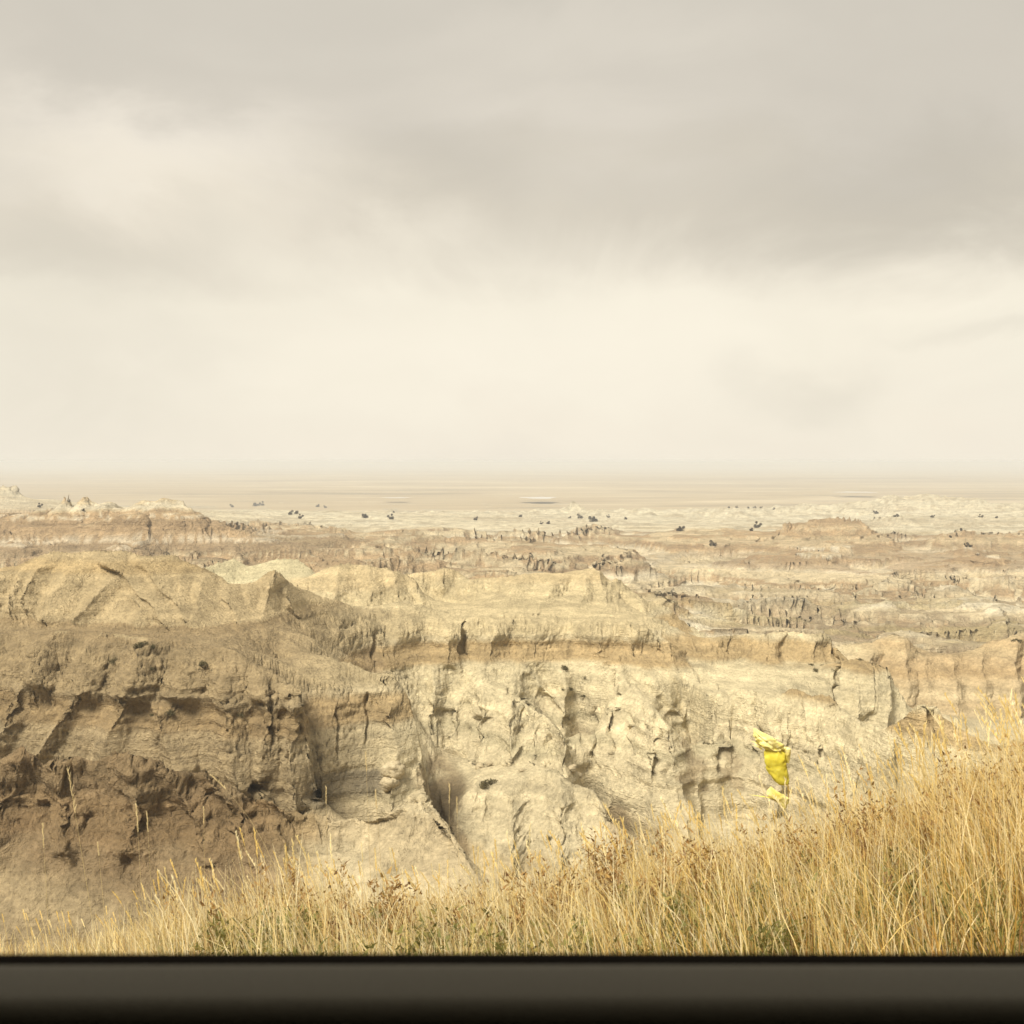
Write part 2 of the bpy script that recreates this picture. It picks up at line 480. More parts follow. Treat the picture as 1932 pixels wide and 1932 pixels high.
def solve():
    S = np.zeros((NU, NV))
    Wt = np.zeros((NU, NV))
    for pts in LINES:
        for (u0, y0, z0), (u1, y1, z1) in zip(pts, pts[1:]):
            n = int(max(abs(u1 - u0) / (U1 - U0) * NU, abs(math.log(y1 / y0)) / (V1 - V0) * NV) * 3) + 2
            t = np.linspace(0, 1, n)
            yy = y0 + (y1 - y0) * t
            i = np.clip(np.round((u0 + (u1 - u0) * t - U0) / (U1 - U0) * (NU - 1)), 0, NU - 1).astype(int)
            j = np.clip(np.round((np.log(yy) - V0) / (V1 - V0) * (NV - 1)), 0, NV - 1).astype(int)
            np.add.at(S, (i, j), z0 + (z1 - z0) * t)
            np.add.at(Wt, (i, j), 1.0)
    x = None
    du, dv = (U1 - U0) / NU, (V1 - V0) / NV
    wu, wv = 1 / du ** 2, 1 / dv ** 2
    wu, wv = wu / (2 * (wu + wv)), wv / (2 * (wu + wv))
    for f, it in ((20, 500), (10, 250), (5, 200), (2, 140), (1, 60)):
        nu, nv = NU // f, NV // f
        s = S[:nu * f, :nv * f].reshape(nu, f, nv, f).sum((1, 3))
        q = Wt[:nu * f, :nv * f].reshape(nu, f, nv, f).sum((1, 3))
        msk = q > 0
        val = s[msk] / q[msk]
        if x is None:
            x = np.full((nu, nv), val.mean())
        else:
            ii = np.clip((np.arange(nu) + .5) / nu * x.shape[0] - .5, 0, x.shape[0] - 1)
            jj = np.clip((np.arange(nv) + .5) / nv * x.shape[1] - .5, 0, x.shape[1] - 1)
            x = bil(x, ii[:, None] + 0 * jj[None], 0 * ii[:, None] + jj[None])
        x[msk] = val
        for _ in range(it):
            p = np.pad(x, 1, mode='edge')
            x = wu * (p[:-2, 1:-1] + p[2:, 1:-1]) + wv * (p[1:-1, :-2] + p[1:-1, 2:])
            x[msk] = val
    return x


def bil(g, i, j):
    i = np.clip(i, 0, g.shape[0] - 1.001)
    j = np.clip(j, 0, g.shape[1] - 1.001)
    a, b = i.astype(int), j.astype(int)
    s, t = i - a, j - b
    return (g[a, b] * (1 - s) * (1 - t) + g[a + 1, b] * s * (1 - t) + g[a, b + 1] * (1 - s) * t + g[a + 1, b + 1] * s * t)


BASE = solve()
_v = np.linspace(V0, V1, NV)
_Y = np.exp(_v)[None]
_u = np.linspace(U0, U1, NU)[:, None]
_zu = np.gradient(BASE, (U1 - U0) / (NU - 1), axis=0)
_zv = np.gradient(BASE, (V1 - V0) / (NV - 1), axis=1)
GX = _zu / _Y
_sm = lambda g: (np.cumsum(np.pad(g, ((0, 0), (5, 4)), mode='edge'), 1)[:, 9:] - np.pad(np.cumsum(np.pad(g, ((0, 0), (5, 4)), mode='edge'), 1), ((0, 0), (1, 0)))[:, :-10]) / 9.0
GY = _zv / _Y - _u * GX
GX, GY = _sm(GX), _sm(GY)
GX[1:-1] = (GX[:-2] + GX[1:-1] + GX[2:]) / 3
GY[1:-1] = (GY[:-2] + GY[1:-1] + GY[2:]) / 3


def base_at(u, v, g=None):
    return bil(BASE if g is None else g, (u - U0) / (U1 - U0) * (NU - 1), (v - V0) / (V1 - V0) * (NV - 1))


def blur1(a, n, axis):
    k = np.ones(n) / n
    return np.apply_along_axis(lambda r: np.convolve(np.pad(r, n // 2, mode='edge'), k, 'valid')[:len(r)], axis, a)


def grid_uv(us, ya, yb, rows):
    """rows of each column spread by how much of the picture the land takes up there"""
    vs = np.linspace(math.log(ya), math.log(yb), 1200)
    ug = np.linspace(us[0], us[-1], 260)
    z = base_at(ug[:, None] + 0 * vs[None], 0 * ug[:, None] + vs[None])
    e = z / np.exp(vs)[None]
    d = np.sqrt(np.gradient(e, axis=1) ** 2 + (0.055 * (vs[1] - vs[0])) ** 2)
    d = blur1(blur1(d, 9, 1), 15, 0)
    cdf = np.cumsum(d, 1)
    cdf = (cdf - cdf[:, :1]) / (cdf[:, -1:] - cdf[:, :1])
    t = np.linspace(0, 1, rows)
    vg = np.stack([np.interp(t, cdf[i], vs) for i in range(len(ug))])
    k = (us - ug[0]) / (ug[-1] - ug[0]) * (len(ug) - 1)
    a = np.clip(k.astype(int), 0, len(ug) - 2)
    s = (k - a)[:, None]
    v = vg[a] * (1 - s) + vg[a + 1] * s
    return us[:, None] + 0 * v, v


def cols(n_in, n_out):
    a = np.linspace(-0.5, 0.5, n_in)
    return np.concatenate([np.linspace(-0.62, -0.5, n_out, endpoint=False), a, np.linspace(0.5, 0.62, n_out + 1)[1:]])


def normals(P):
    du = np.gradient(P, axis=0)
    dv = np.gradient(P, axis=1)
    n = np.cross(du, dv)
    n /= np.maximum(np.linalg.norm(n, axis=2, keepdims=True), 1e-9)
    return n


def lerp3(a, b, t):
    return a * (1 - t[..., None]) + np.asarray(b) * t[..., None]


# cracks: column, top row, bottom row, distance range, width m, depth m
CRACKS = [(985, 1300, 1380, 111, 130, .2, .9), (1120, 1330, 1440, 114, 134, .22, .9), (1183, 1350, 1430, 112, 130, .18, .8), (1232, 1380, 1460, 110, 128, .2, .9), (1335, 1310, 1400, 112, 130, .2, .8),
          (1420, 1310, 1420, 106, 124, .2, .9), (1455, 1350, 1440, 104, 122, .18, .8), (1500, 1310, 1380, 104, 122, .18, .8), (1640, 1255, 1330, 118, 133, .18, .8), (850, 1325, 1400, 118, 132, .18, .8), (1440, 1195, 1245, 130, 142, .2, .8),
          (640, 1330, 1420, 95, 110, .18, .7), (690, 1310, 1400, 95, 110, .18, .7), (895, 1315, 1450, 115, 132, .35, 1.6), (1154, 1270, 1440, 114, 133, .28, 1.0), (1575, 1205, 1335, 112, 140, .3, 1.4), (1205, 1336, 1375, 112, 128, .2, .9),
          (1007, 1385, 1445, 111, 122, .22, .9), (1034, 1390, 1440, 111, 122, .2, .8), (876, 1170, 1245, 130, 140, .35, 1.3), (708, 1190, 1255, 126, 137, .35, .9),
          (540, 1420, 1500, 92, 102, .25, 1.1), (1752, 1325, 1425, 92, 100, .3, .7), (740, 1455, 1500, 90, 106, .3, .8),
          (515, 1290, 1400, 93, 104, .22, .7), (548, 1300, 1380, 93, 104, .2, .6), (135, 1430, 1640, 66, 76, .35, .7), (230, 1500, 1660, 64, 74, .4, .8),
          (75, 1520, 1660, 66, 76, .4, .7), (1690, 1415, 1475, 90, 104, .2, .6), (1530, 1360, 1440, 100, 116, .25, .7), (1360, 1385, 1450, 108, 124, .5, 1.2), (960, 1290, 1330, 118, 130, .2, .5),
          (1250, 1440, 1470, 110, 120, .3, .8), (430, 1350, 1420, 92, 102, .2, .6), (300, 1330, 1410, 94, 104, .2, .6)]
HOLES = [(492, 1487, 20, 13, 88, 104, 3.0), (600, 1500, 12, 14, 90, 106, 2.0), (1000, 1600, 5, 10, 96, 108, 1.0), (730, 1360, 10, 14, 98, 110, 1.2)]


# buttresses, ribs (+) and clefts (-): centre line (column, row), half-width px, reach m, distance range
BUTT = [
    # left cliff under the cap
    ([(235, 1305), (228, 1350), (205, 1395), (195, 1440)], 38, 1.5, 94, 106), ([(300, 1330), (325, 1390), (345, 1450)], 40, 1.9, 94, 106),
    ([(430, 1315), (440, 1400), (455, 1490)], 45, 1.9, 92, 106), ([(510, 1320), (500, 1420), (490, 1490)], 30, 1.3, 92, 106), ([(555, 1310), (556, 1420), (560, 1520)], 26, 1.9, 92, 104),
    ([(145, 1312), (100, 1380), (50, 1440)], 30, 1.6, 96, 108), ([(45, 1290), (20, 1370), (-20, 1440)], 28, 1.8, 96, 108), ([(110, 1300), (80, 1380), (35, 1440)], 24, -1.7, 96, 109),
    ([(50, 1262), (40, 1335)], 15, -1.7, 98, 112), ([(262, 1312), (265, 1450)], 20, -0.8, 94, 106), ([(388, 1312), (384, 1440)], 15, -1.2, 92, 106),
    # left cap rock
    ([(78, 1205), (72, 1288)], 34, 2.0, 100, 113), ([(180, 1198), (158, 1303)], 40, 2.0, 99, 113), ([(282, 1215), (248, 1308)], 46, 2.3, 98, 112), ([(362, 1220), (350, 1308)], 40, 1.6, 98, 112),
    ([(440, 1240), (430, 1311)], 36, 1.3, 97, 111), ([(500, 1270), (500, 1309)], 30, 1.3, 96, 108), ([(550, 1282), (550, 1309)], 22, 1.0, 95, 106),
    ([(112, 1192), (112, 1292)], 11, -1.3, 99, 113), ([(394, 1220), (394, 1308)], 11, -1.2, 98, 112), ([(214, 1225), (200, 1302)], 14, -1.4, 98, 112), ([(470, 1250), (470, 1309)], 8, -0.9, 96, 110),
    # hill ribs on the left
    ([(150, 1062), (144, 1074), (130, 1096), (108, 1132), (95, 1165)], 40, 2.6, 112, 131), ([(206, 1048), (222, 1069), (250, 1078), (271, 1103), (295, 1134), (320, 1170)], 38, 2.7, 112, 131),
    ([(274, 1048), (283, 1062), (295, 1074), (314, 1108), (336, 1125), (362, 1170)], 36, 2.4, 112, 131), ([(226, 1086), (199, 1120), (173, 1141), (150, 1168)], 28, 2.2, 112, 131),
    ([(96, 1060), (82, 1079), (67, 1103), (52, 1140)], 26, 2.3, 112, 131), ([(55, 1070), (43, 1108), (26, 1145)], 24, 2.2, 112, 131), ([(10, 1075), (2, 1108), (-20, 1145)], 24, 2.2, 112, 131), ([(262, 1112), (272, 1150), (264, 1182)], 30, 1.8, 110, 131),
    ([(392, 1085), (385, 1125), (370, 1172)], 26, 2.3, 110, 131), ([(432, 1108), (442, 1140), (470, 1185)], 26, 2.3, 110, 131), ([(470, 1104), (478, 1140), (510, 1185)], 20, 1.6, 110, 131), ([(522, 1078), (515, 1120), (500, 1165)], 28, 2.4, 112, 132), ([(548, 1105), (560, 1140), (588, 1178)], 26, 2.2, 112, 132),
    ([(340, 1075), (350, 1110), (342, 1150)], 22, 1.5, 112, 131), ([(600, 1122), (640, 1160)], 24, 1.4, 112, 136),
    ([(645, 1064), (640, 1110), (630, 1135)], 26, 2.4, 146, 158), ([(700, 1066), (705, 1110), (690, 1140)], 26, 1.8, 146, 158), ([(745, 1075), (752, 1120)], 22, 2.0, 146, 158), ([(785, 1092), (800, 1130)], 20, 2.0, 146, 158),
    ([(1056, 1078), (1035, 1110), (1010, 1145)], 34, 3.4, 144, 166), ([(1101, 1076), (1100, 1110), (1080, 1150)], 30, 3.0, 144, 166), ([(1121, 1070), (1135, 1110), (1150, 1150)], 26, 3.0, 144, 166), ([(840, 1066), (835, 1095)], 24, 2.6, 158, 169), ([(966, 1086), (960, 1140)], 40, 3.0, 144, 166),
    ([(1200, 1112), (1215, 1150)], 24, 2.4, 146, 165),
    # centre cap rock
    ([(752, 1172), (750, 1246)], 44, 1.5, 124, 141), ([(852, 1174), (850, 1246)], 38, 2.0, 126, 142), ([(930, 1168), (930, 1246)], 38, 1.8, 128, 142), ([(1010, 1166), (1010, 1240)], 44, 1.4, 128, 142), ([(1130, 1172), (1130, 1234)], 46, 1.6, 128, 142), ([(1195, 1175), (1195, 1236)], 28, 1.2, 128, 142),
    ([(706, 1170), (706, 1262)], 12, -0.8, 122, 142), ([(800, 1170), (803, 1236)], 11, -2.2, 126, 142), ([(886, 1166), (880, 1250)], 9, -1.7, 126, 142), ([(1066, 1170), (1066, 1234)], 12, -0.9, 128, 142),
    # centre faces
    ([(930, 1288), (958, 1340), (965, 1400)], 36, 1.6, 111, 133), ([(1110, 1250), (1115, 1330)], 30, 1.3, 120, 136), ([(1206, 1312), (1205, 1425)], 30, 1.0, 110, 130), ([(858, 1318), (862, 1405)], 22, 1.4, 118, 134), ([(1000, 1335), (1012, 1440)], 34, 1.0, 112, 130),
    ([(980, 1245), (1030, 1300), (1075, 1345)], 16, 1.3, 118, 137), ([(1200, 1235), (1250, 1300), (1280, 1340)], 16, 1.3, 118, 136), ([(1235, 1235), (1300, 1290)], 14, 1.2, 118, 136), ([(640, 1320), (620, 1400), (610, 1500)], 44, 1.0, 96, 110), ([(735, 1320), (750, 1400), (742, 1520)], 36, 1.6, 95, 110),
    # front ridge
    ([(30, 1414), (10, 1500), (-20, 1600)], 42, 1.3, 60, 79), ([(106, 1412), (120, 1490), (125, 1600)], 42, 1.2, 60, 79), ([(255, 1412), (270, 1480), (250, 1600)], 46, 1.4, 60, 79), ([(322, 1436), (370, 1530), (402, 1620)], 40, 1.2, 60, 79), ([(186, 1436), (192, 1640)], 24, -0.9, 60, 79),
    ([(62, 1440), (72, 1640)], 24, -0.8, 60, 79), ([(395, 1445), (440, 1530), (480, 1620)], 36, 1.0, 58, 79), ([(620, 1530), (625, 1600)], 40, 1.0, 58, 76),
    # right-hand shelves
    ([(1446, 1304), (1440, 1400), (1430, 1500)], 60, 1.1, 105, 122), ([(1541, 1306), (1530, 1400), (1520, 1500)], 50, 1.2, 100, 118), ([(1350, 1198), (1340, 1252)], 40, 1.2, 130, 142), ([(1450, 1188), (1440, 1250)], 58, 1.4, 130, 142), ([(1540, 1193), (1530, 1248)], 30, 1.2, 130, 142), ([(1640, 1245), (1645, 1330)], 44, 1.6, 118, 133),
    ([(1398, 1195), (1392, 1250)], 16, -1.2, 130, 142), ([(1492, 1192), (1486, 1250)], 14, -1.2, 130, 142), ([(1372, 1380), (1360, 1470)], 18, -1.6, 106, 124), ([(1490, 1330), (1490, 1470)], 16, -0.9, 102, 120),
    # orange hills at right
    ([(1690, 1194), (1702, 1260), (1690, 1335)], 40, 3.2, 147, 168), ([(1640, 1212), (1622, 1300)], 40, 2.8, 147, 168), ([(1741, 1240), (1745, 1335)], 24, 1.3, 147, 168), ([(1797, 1236), (1800, 1340)], 24, 1.3, 147, 168), ([(1850, 1225), (1850, 1340)], 24, 1.3, 147, 168),
    ([(1900, 1200), (1908, 1340)], 30, 2.8, 147, 168), ([(1965, 1190), (1965, 1340)], 30, 2.8, 147, 169)]


def build_land(us, ya, yb, rows, far):
    u, v = grid_uv(us, ya, yb, rows)
    Y = np.exp(v)
    X = u * Y
    z = base_at(u, v)
    gx, gy = base_at(u, v, GX), base_at(u, v, GY)
    sl = np.sqrt(gx * gx + gy * gy) + 1e-6
    pxm = Y / 1100.0
    # gullies down the fall line
    zero = np.zeros_like(X)
    warpx = fbm(X / 14, Y / 14, zero, 60, 3) * 1.2
    lams = (90, 46, 23, 11, 5.5) if far else (9.5, 5.0, 2.4, 1.15)
    ddx, ddy = -gy / sl, gx / sl
    if far:
        rel = (1 - sstep(620, 800, Y)) * sstep(225, 330, Y) * (1 - 0.4 * sstep(0.05, 0.2, u) * (1 - sstep(400, 440, Y)))
        r1 = 1 - np.abs(fbm(X / 95, Y / 95, zero, 140, 3)) * 2.2
        r2 = 1 - np.abs(fbm(X / 38, Y / 38, zero, 150, 3)) * 2.2
        z = z + rel * (8.0 * (r1 - .55) + 1.0 * (r2 - .5) * sstep(.1, .8, r1)) * (1 - .5 * sstep(-40, -30, z))
        N0 = normals(np.stack([X, Y, z], 2))
        nz = np.maximum(np.abs(N0[..., 2]), 0.15) * np.sign(N0[..., 2].mean())
        gx, gy = -N0[..., 0] / nz, -N0[..., 1] / nz
        sl = np.sqrt(gx * gx + gy * gy) + 1e-6
        ddx, ddy = -gy / sl, gx / sl
        sc = sstep(0.06, 0.35, sl) * (1 - 0.75 * sstep(0.7, 1.6, sl))
    else:
        hill = sstep(-18.5, -17, z) * (Y > 108)
        sc = sstep(0.12, 0.55, sl) * (1 - 0.6 * sstep(0.85, 1.6, sl)) * (1 - 0.62 * hill)
    ex = ey = 0
    acc = np.zeros_like(X)
    for k, lam in enumerate(lams):
        fade = sstep(2.5, 6, lam / pxm)
        q = 1.05 if k == 0 else 1.2
        dirx, diry = ddx * q + ex * 0.45, ddy * q + ey * 0.45
        hh, ax, ay = erosion((X + warpx) / lam, (Y + warpx) / lam, dirx, diry, 100 + k * 7)
        amp = (0.042 if far else 0.06) * lam * (1.0 if k else 0.8)
        z = z + amp * (hh - 0.25) * sc * fade * ((1.0 if k < 2 else 0.55) if far else 1.0 if k < 2 else 0.5 - 0.45 * sstep(.6, 1.0, sl))
        acc += hh * 0.5 ** k
        ex, ey = ex - ay * 0.7, ey + ax * 0.7
    if far:
        fl = sstep(225, 260, Y) * (1 - sstep(400, 450, Y))
        z = z + fl * (4.6 * (1 - 2.6 * np.abs(fbm(X / 75, Y / 24, zero, 160, 4))) - 1.2)
    # broad roughness
    z = z + fbm(X / (40 if far else 7), Y / (40 if far else 7), zero, 20, 6) * (1.5 if far else 0.22)
    # bedding: cliffs and benches at fixed heights
    dip = fbm(X / 120, Y / 120, zero, 33, 2) * (1.5 if far else 0.6)
    zb = z + dip - (0 if far else 0.55)
    if far:
        for lam, k in ((6.5, 0.22), (2.1, 0.55), (0.9, 0.4)):
            ph = zb / lam + 0.25 * n1(zb / (lam * 2.3), 44)
            fr = ph - np.floor(ph)
            z = z + k * lam * (sstep(.28, .72, fr) - fr)
            zb = z + dip
        butte = sstep(1000, 1150, Y) * sstep(-70, -62, z)
        z = z + butte * 5 * np.maximum(fbm(X / 14, Y / 40, zero, 91, 3), -0.2)
        rim = sstep(425, 436, Y) * (1 - sstep(452, 470, Y)) * sstep(-26, -21, z) * (1 - sstep(-150, -120, X) * 1.0)
        z = z + rim * 2.6 * np.maximum(vnoise(X / 4.5, zero, zero, 17), 0)
    Yw = Y
    if not far:
        pxx, pyy = u * F_PX + CX, HOR - base_at(u, v) / Y * F_PX
        wig = fbm(pyy / 26, Y / 5, zero, 62, 3) * 7
        push = np.zeros_like(X)
        for (pts, hw, A, ya_, yb_) in BUTT:
            pa = np.array(pts, float)
            c = np.interp(pyy, pa[:, 1], pa[:, 0]) + wig
            t0, t1 = pa[0, 1], pa[-1, 1]
            k = np.clip(1 - np.abs(pxx - c) / hw, 0, 1) * sstep(t0 - 10, t0 + 14, pyy) * (1 - sstep(t1 - 6, t1 + 30, pyy)) * sstep(ya_ - 1, ya_ + .5, Y) * (1 - sstep(yb_ - .5, yb_ + 1, Y))
            push = np.maximum(push, k * A) if A > 0 else push + k * A
        # pyramid-shaped facets of the cliffs below the cap: narrow at the top, wider at the foot
        zrel = z + dip - 0.55
        face = sstep(-24.0, -26.5, zrel) * sstep(92, 97, Y) * (1 - sstep(134, 137, Y)) * sstep(-0.10, -0.06, u) * sstep(0.25, 0.7, sl) * (1 - sstep(.33, .36, u))
        f1 = 1 - 2.3 * np.abs(vnoise((pxx + wig) / 78, pyy / 330, zero + .4, 170))
        f2 = 1 - 2.3 * np.abs(vnoise((pxx + wig) / 31, pyy / 150, zero + .7, 171))
        push = push + face * (2.3 * np.clip(f1, -.5, 1) + 0.3 * f2)
        Yw = Y - push
    P = np.stack([X, Yw, z], 2)
    N = normals(P)
    st = sstep(0.30 if far else 0.5, 0.75 if far else 0.86, np.sqrt(N[..., 0] ** 2 + N[..., 1] ** 2))       # steepness
    Nh = N.copy()
    Nh[..., 2] = 0
    Nh /= np.maximum(np.linalg.norm(Nh, axis=2, keepdims=True), 0.2)
    front_w = sstep(-0.05, 0.3, -N[..., 1])
    if far:
        bed = n1(zb / 1.7, 51) * 1.0 + n1(zb / 4.5, 52) * 1.6
        P = P + Nh * (bed * st)[..., None] * sstep(0.5, 3, 1.7 / pxm + 0.3)[..., None]
        P = P + N * (fbm(X / 8, Y / 8, z / 4, 70, 4) * 0.45)[..., None]
    else:
        # ledge profile: resistant beds stand out, soft beds are undercut
        hard = sstep(-0.15, 0.15, n1(zb / 1.9, 51) + 0.35 * n1(zb / 0.6, 53))
        fine = sstep(-0.1, 0.1, n1(zb / 0.42, 54))
        amp = 0.55 + 0.45 * fbm(X / 9, Y / 9, zero, 55, 2)
        cap = np.exp(-((zb + 20.4) / 1.5) ** 2) - np.exp(-((zb + 23.4) / 0.8) ** 2)
        out = st * front_w * (amp * (0.5 * hard + 0.26 * fine) + 0.32 * cap - 0.25)
        rock = sstep(.25, .6, np.sqrt(N[..., 0] ** 2 + N[..., 1] ** 2)) * sstep(-0.25, 0.35, fbm(X / 11, Y / 11, z / 7, 56, 2) + 0.5 * np.exp(-((zb + 20.5) / 2.2) ** 2) - 0.5 * sstep(-17, -15, zb))
        lump = fbm(X / 3.2, Y / 3.2, z / 2.4, 71, 3) * 0.5
        e1, id1 = voro(X / 1.7 + lump, Y / 1.7, z / 1.0 + lump * .3, 300)
        e2, id2 = voro(X / 0.55, Y / 0.55 + lump, z / 0.42, 310)
        blocks = (-0.42 * (1 - sstep(0.0, 0.08, e1)) + 0.36 * (id1 - .5)) + (-0.22 * (1 - sstep(0, 0.14, e2)) + 0.22 * (id2 - .5)) * sstep(2, 5, 0.55 / pxm)
        rdg = 0.17 * np.abs(fbm(X / 1.7, Y / 1.7, z / 1.2, 72, 4)) + 0.16 * np.abs(vnoise(X / .6, Y / .6, z / .45, 73))
        rock = rock * (1 - 0.45 * sstep(-0.10, -0.05, u) * sstep(-23.5, -25, zb))
        out3 = lump * (0.05 + 0.26 * rock) + blocks * (0.10 + 0.66 * rock) - rdg * (0.2 + 0.5 * rock)
        out3 = out3 * (0.3 + 0.7 * front_w)
        crumb = fbm(X / 0.6, Y / 0.6, z / 0.45, 75, 3) * 0.08
        # columns of the cracks and hollows, cut into the wall where it stands
        cut = np.zeros_like(X)
        pxx, pyy = X / Y * F_PX + CX, HOR - z / Y * F_PX
        wob = fbm(z / 1.1, zero, zero, 77, 3) * 0.55
        for (cx, t0, b0, y0, y1, wd, dp) in CRACKS:
            ctr = (cx - CX) / F_PX * Y
            dxm = np.abs(X - ctr + wob)
            k = (1 - sstep(wd * .35, wd, dxm)) * sstep(t0 - 12, t0 + 12, pyy) * (1 - sstep(b0 - 15, b0 + 15, pyy)) * ((Y > y0) & (Y < y1))
            cut = np.maximum(cut, k * dp)
        for (cx, cy, rx, ry, y0, y1, dp) in HOLES:
            rr = np.sqrt(((pxx - cx + wob * 8) / rx) ** 2 + ((pyy - cy) / ry) ** 2)
            cut = np.maximum(cut, (1 - sstep(0.6, 1.05, rr)) * dp * ((Y > y0) & (Y < y1)))
        calm = (1 - 0.6 * (1 - sstep(76, 80, Y)) * (1 - sstep(-25.0, -23.5, zb))) * (1 - 0.75 * sstep(0.31, 0.33, u) * (1 - sstep(106, 112, Y)))
        out, out3 = out * calm, out3 * calm
        P = P + Nh * out[..., None] + N * (out3 + crumb)[..., None]
        back = np.stack([-Nh[..., 0], -Nh[..., 1], zero], 2)
        P = P + back * cut[..., None]
    # ---------------- bed colours (rock tones, plus some shade painted in at left)
    zc = P[..., 2] + dip - (0 if far else 0.55) + fbm(X / 6, Y / 6, zero, 81, 3) * (0.9 if far else 0.25)
    n_a = fbm(X / 18, Y / 18, z / 9, 82, 4)
    n_b = fbm(X / 3, Y / 3, z / 1.2, 83, 4)
    if far:
        k1 = n1(zc / 2.6, 90) + 0.6 * n1(zc / 0.8, 92)
        col = np.zeros(P.shape) + np.array((.50, .41, .25))
        col = lerp3(col, (.37, .26, .14), sstep(0.05, 0.25, k1))
        col = lerp3(col, (.27, .19, .105), sstep(0.45, 0.75, k1 + 0.3 * n_a))
        col = lerp3(col, (.56, .50, .36), sstep(0.2, 0.5, -k1) * 0.8)
        right = sstep(-0.02, 0.25, u)
        orange = sstep(330, 480, Y) * (1 - sstep(600, 700, Y)) * np.maximum(right, (1 - sstep(-0.35, -0.2, u))) * sstep(-0.2, 0.3, n1(zc / 6, 95) + .1)
        col = lerp3(col, (.43, .29, .145), orange * 0.32)
        lb = (X < -60) * sstep(360, 370, Y) * (1 - sstep(470, 480, Y))
        rb = sstep(70, 90, X) * sstep(415, 425, Y) * (1 - sstep(520, 540, Y))
        band = lambda a, b, w_=.25: sstep(a - w_, a + w_, zc) * (1 - sstep(b - w_, b + w_, zc))
        col = lerp3(col, (.60, .54, .40), lb * .55 * np.maximum(band(-22.6, -21.7), band(-30.8, -29.6)))
        col = lerp3(col, (.27, .195, .11), lb * band(-34.5, -30.9) * .75)
        col = lerp3(col, (.60, .53, .38), rb * np.maximum(band(-41.0, -40.2), band(-36.6, -35.9)))
        col = lerp3(col, (.30, .205, .11), rb * band(-45.0, -41.1) * .6)
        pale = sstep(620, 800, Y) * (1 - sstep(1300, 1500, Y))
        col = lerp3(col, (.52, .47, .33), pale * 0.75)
        floor = (1 - sstep(330, 420, Y)) * right
        col = lerp3(col, (.31, .24, .145), floor * 0.8 * sstep(0.0, 0.3, n1(zc / 0.6, 97) + 0.3 * n_a))
        streak = fbm(X / 80, Y / 3.0, zero, 98, 4)
        col = lerp3(col, (.31, .24, .135), sstep(0.05, 0.3, streak) * (1 - st) * 0.55)
        col = lerp3(col, (.30, .235, .135), floor * sstep(0.0, 0.2, streak) * 0.5)
        col = lerp3(col, (.40, .32, .13), floor * sstep(0.1, 0.3, fbm(X / 60, Y / 5, zero, 99, 2)) * 0.35)
        scrub = sstep(0.15, 0.35, n_a + 0.4 * n_b) * (1 - st) * sstep(300, 500, Y)
        col = lerp3(col, (.27, .215, .12), scrub * 0.30)
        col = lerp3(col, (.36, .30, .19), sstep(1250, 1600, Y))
    else:
        def bed(za, zb2, c, soft=0.35):
            nonlocal col
            col = lerp3(col, c, sstep(za - soft, za + soft, zc) * (1 - sstep(zb2 - soft, zb2 + soft, zc)))
        col = np.zeros(P.shape) + np.array((.60, .515, .335))
        bed(-18.3, 50, (.55, .445, .265), 0.5)
        bed(-13.2, -11.9, (.50, .385, .21), 0.2)
        bed(-22.0, -18.3, (.57, .475, .29))
        bed(-25.0, -22.6, (.45, .34, .185))
        bed(-29.0, -25.0, (.62, .535, .345))
        bed(-31.2, -30.1, (.50, .435, .28), 0.2)
        bed(-90, -36.5, (.50, .41, .25))
        k1 = n1(zc / 0.9, 90)
        col = col * (1 + 0.10 * k1 + 0.12 * n_a + 0.08 * n_b)[..., None]
        # left spur and front ridge: brown clay, with shade put into its colour
        left = 1 - sstep(-0.24, -0.04, u + 0.03 * n_a)
        col = lerp3(col, (.255, .185, .10), left * (0.34 + 0.42 * (zc < -17.5)) * (Y < 140))
        front = (1 - sstep(78, 84, Y)) * (1 - sstep(-0.235, -0.17, u + .02 * n_a))
        col = lerp3(col, (.185, .122, .064), front * (0.58 + 0.25 * n_b) * sstep(-27.5, -25.5, zc + n_a))
        col = lerp3(col, (.56, .475, .31), (1 - sstep(78, 84, Y)) * sstep(-0.19, -0.14, u + .02 * n_a) * 0.7)
        # grey shale lens at the foot of the second spur
        sh = (Y > 94) * (Y < 105) * sstep(-0.19, -0.18, u) * (1 - sstep(-0.125, -0.115, u)) * sstep(-30.9, -30.5, zc) * (1 - sstep(-28.7, -28.5, zc))
        col = lerp3(col, (.15, .13, .095), sh * (0.62 + 0.3 * n_b))
        # browner patches in the gullies between the buttresses
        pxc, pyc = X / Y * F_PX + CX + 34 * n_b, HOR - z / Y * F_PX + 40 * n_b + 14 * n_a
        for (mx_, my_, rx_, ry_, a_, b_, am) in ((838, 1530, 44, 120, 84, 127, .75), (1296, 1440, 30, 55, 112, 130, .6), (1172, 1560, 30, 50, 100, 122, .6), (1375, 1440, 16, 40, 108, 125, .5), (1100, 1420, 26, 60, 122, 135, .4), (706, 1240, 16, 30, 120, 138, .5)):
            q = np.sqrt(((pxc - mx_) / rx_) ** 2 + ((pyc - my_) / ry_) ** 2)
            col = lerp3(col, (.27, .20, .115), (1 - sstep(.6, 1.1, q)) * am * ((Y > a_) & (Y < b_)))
        # rusty clay at right
        org = sstep(143, 150, Y) * sstep(0.28, 0.34, u)
        col = lerp3(col, (.40, .265, .13), org * (0.45 + 0.3 * n1(zc / 1.1, 99)))
        # olive-white ash behind the left hills
        ash = sstep(160, 165, Y) * (1 - sstep(-0.17, -0.15, u))
        col = lerp3(col, (.50, .46, .30), ash * 0.7)
    gray = (col @ np.array((.3, .55, .15)))[..., None]
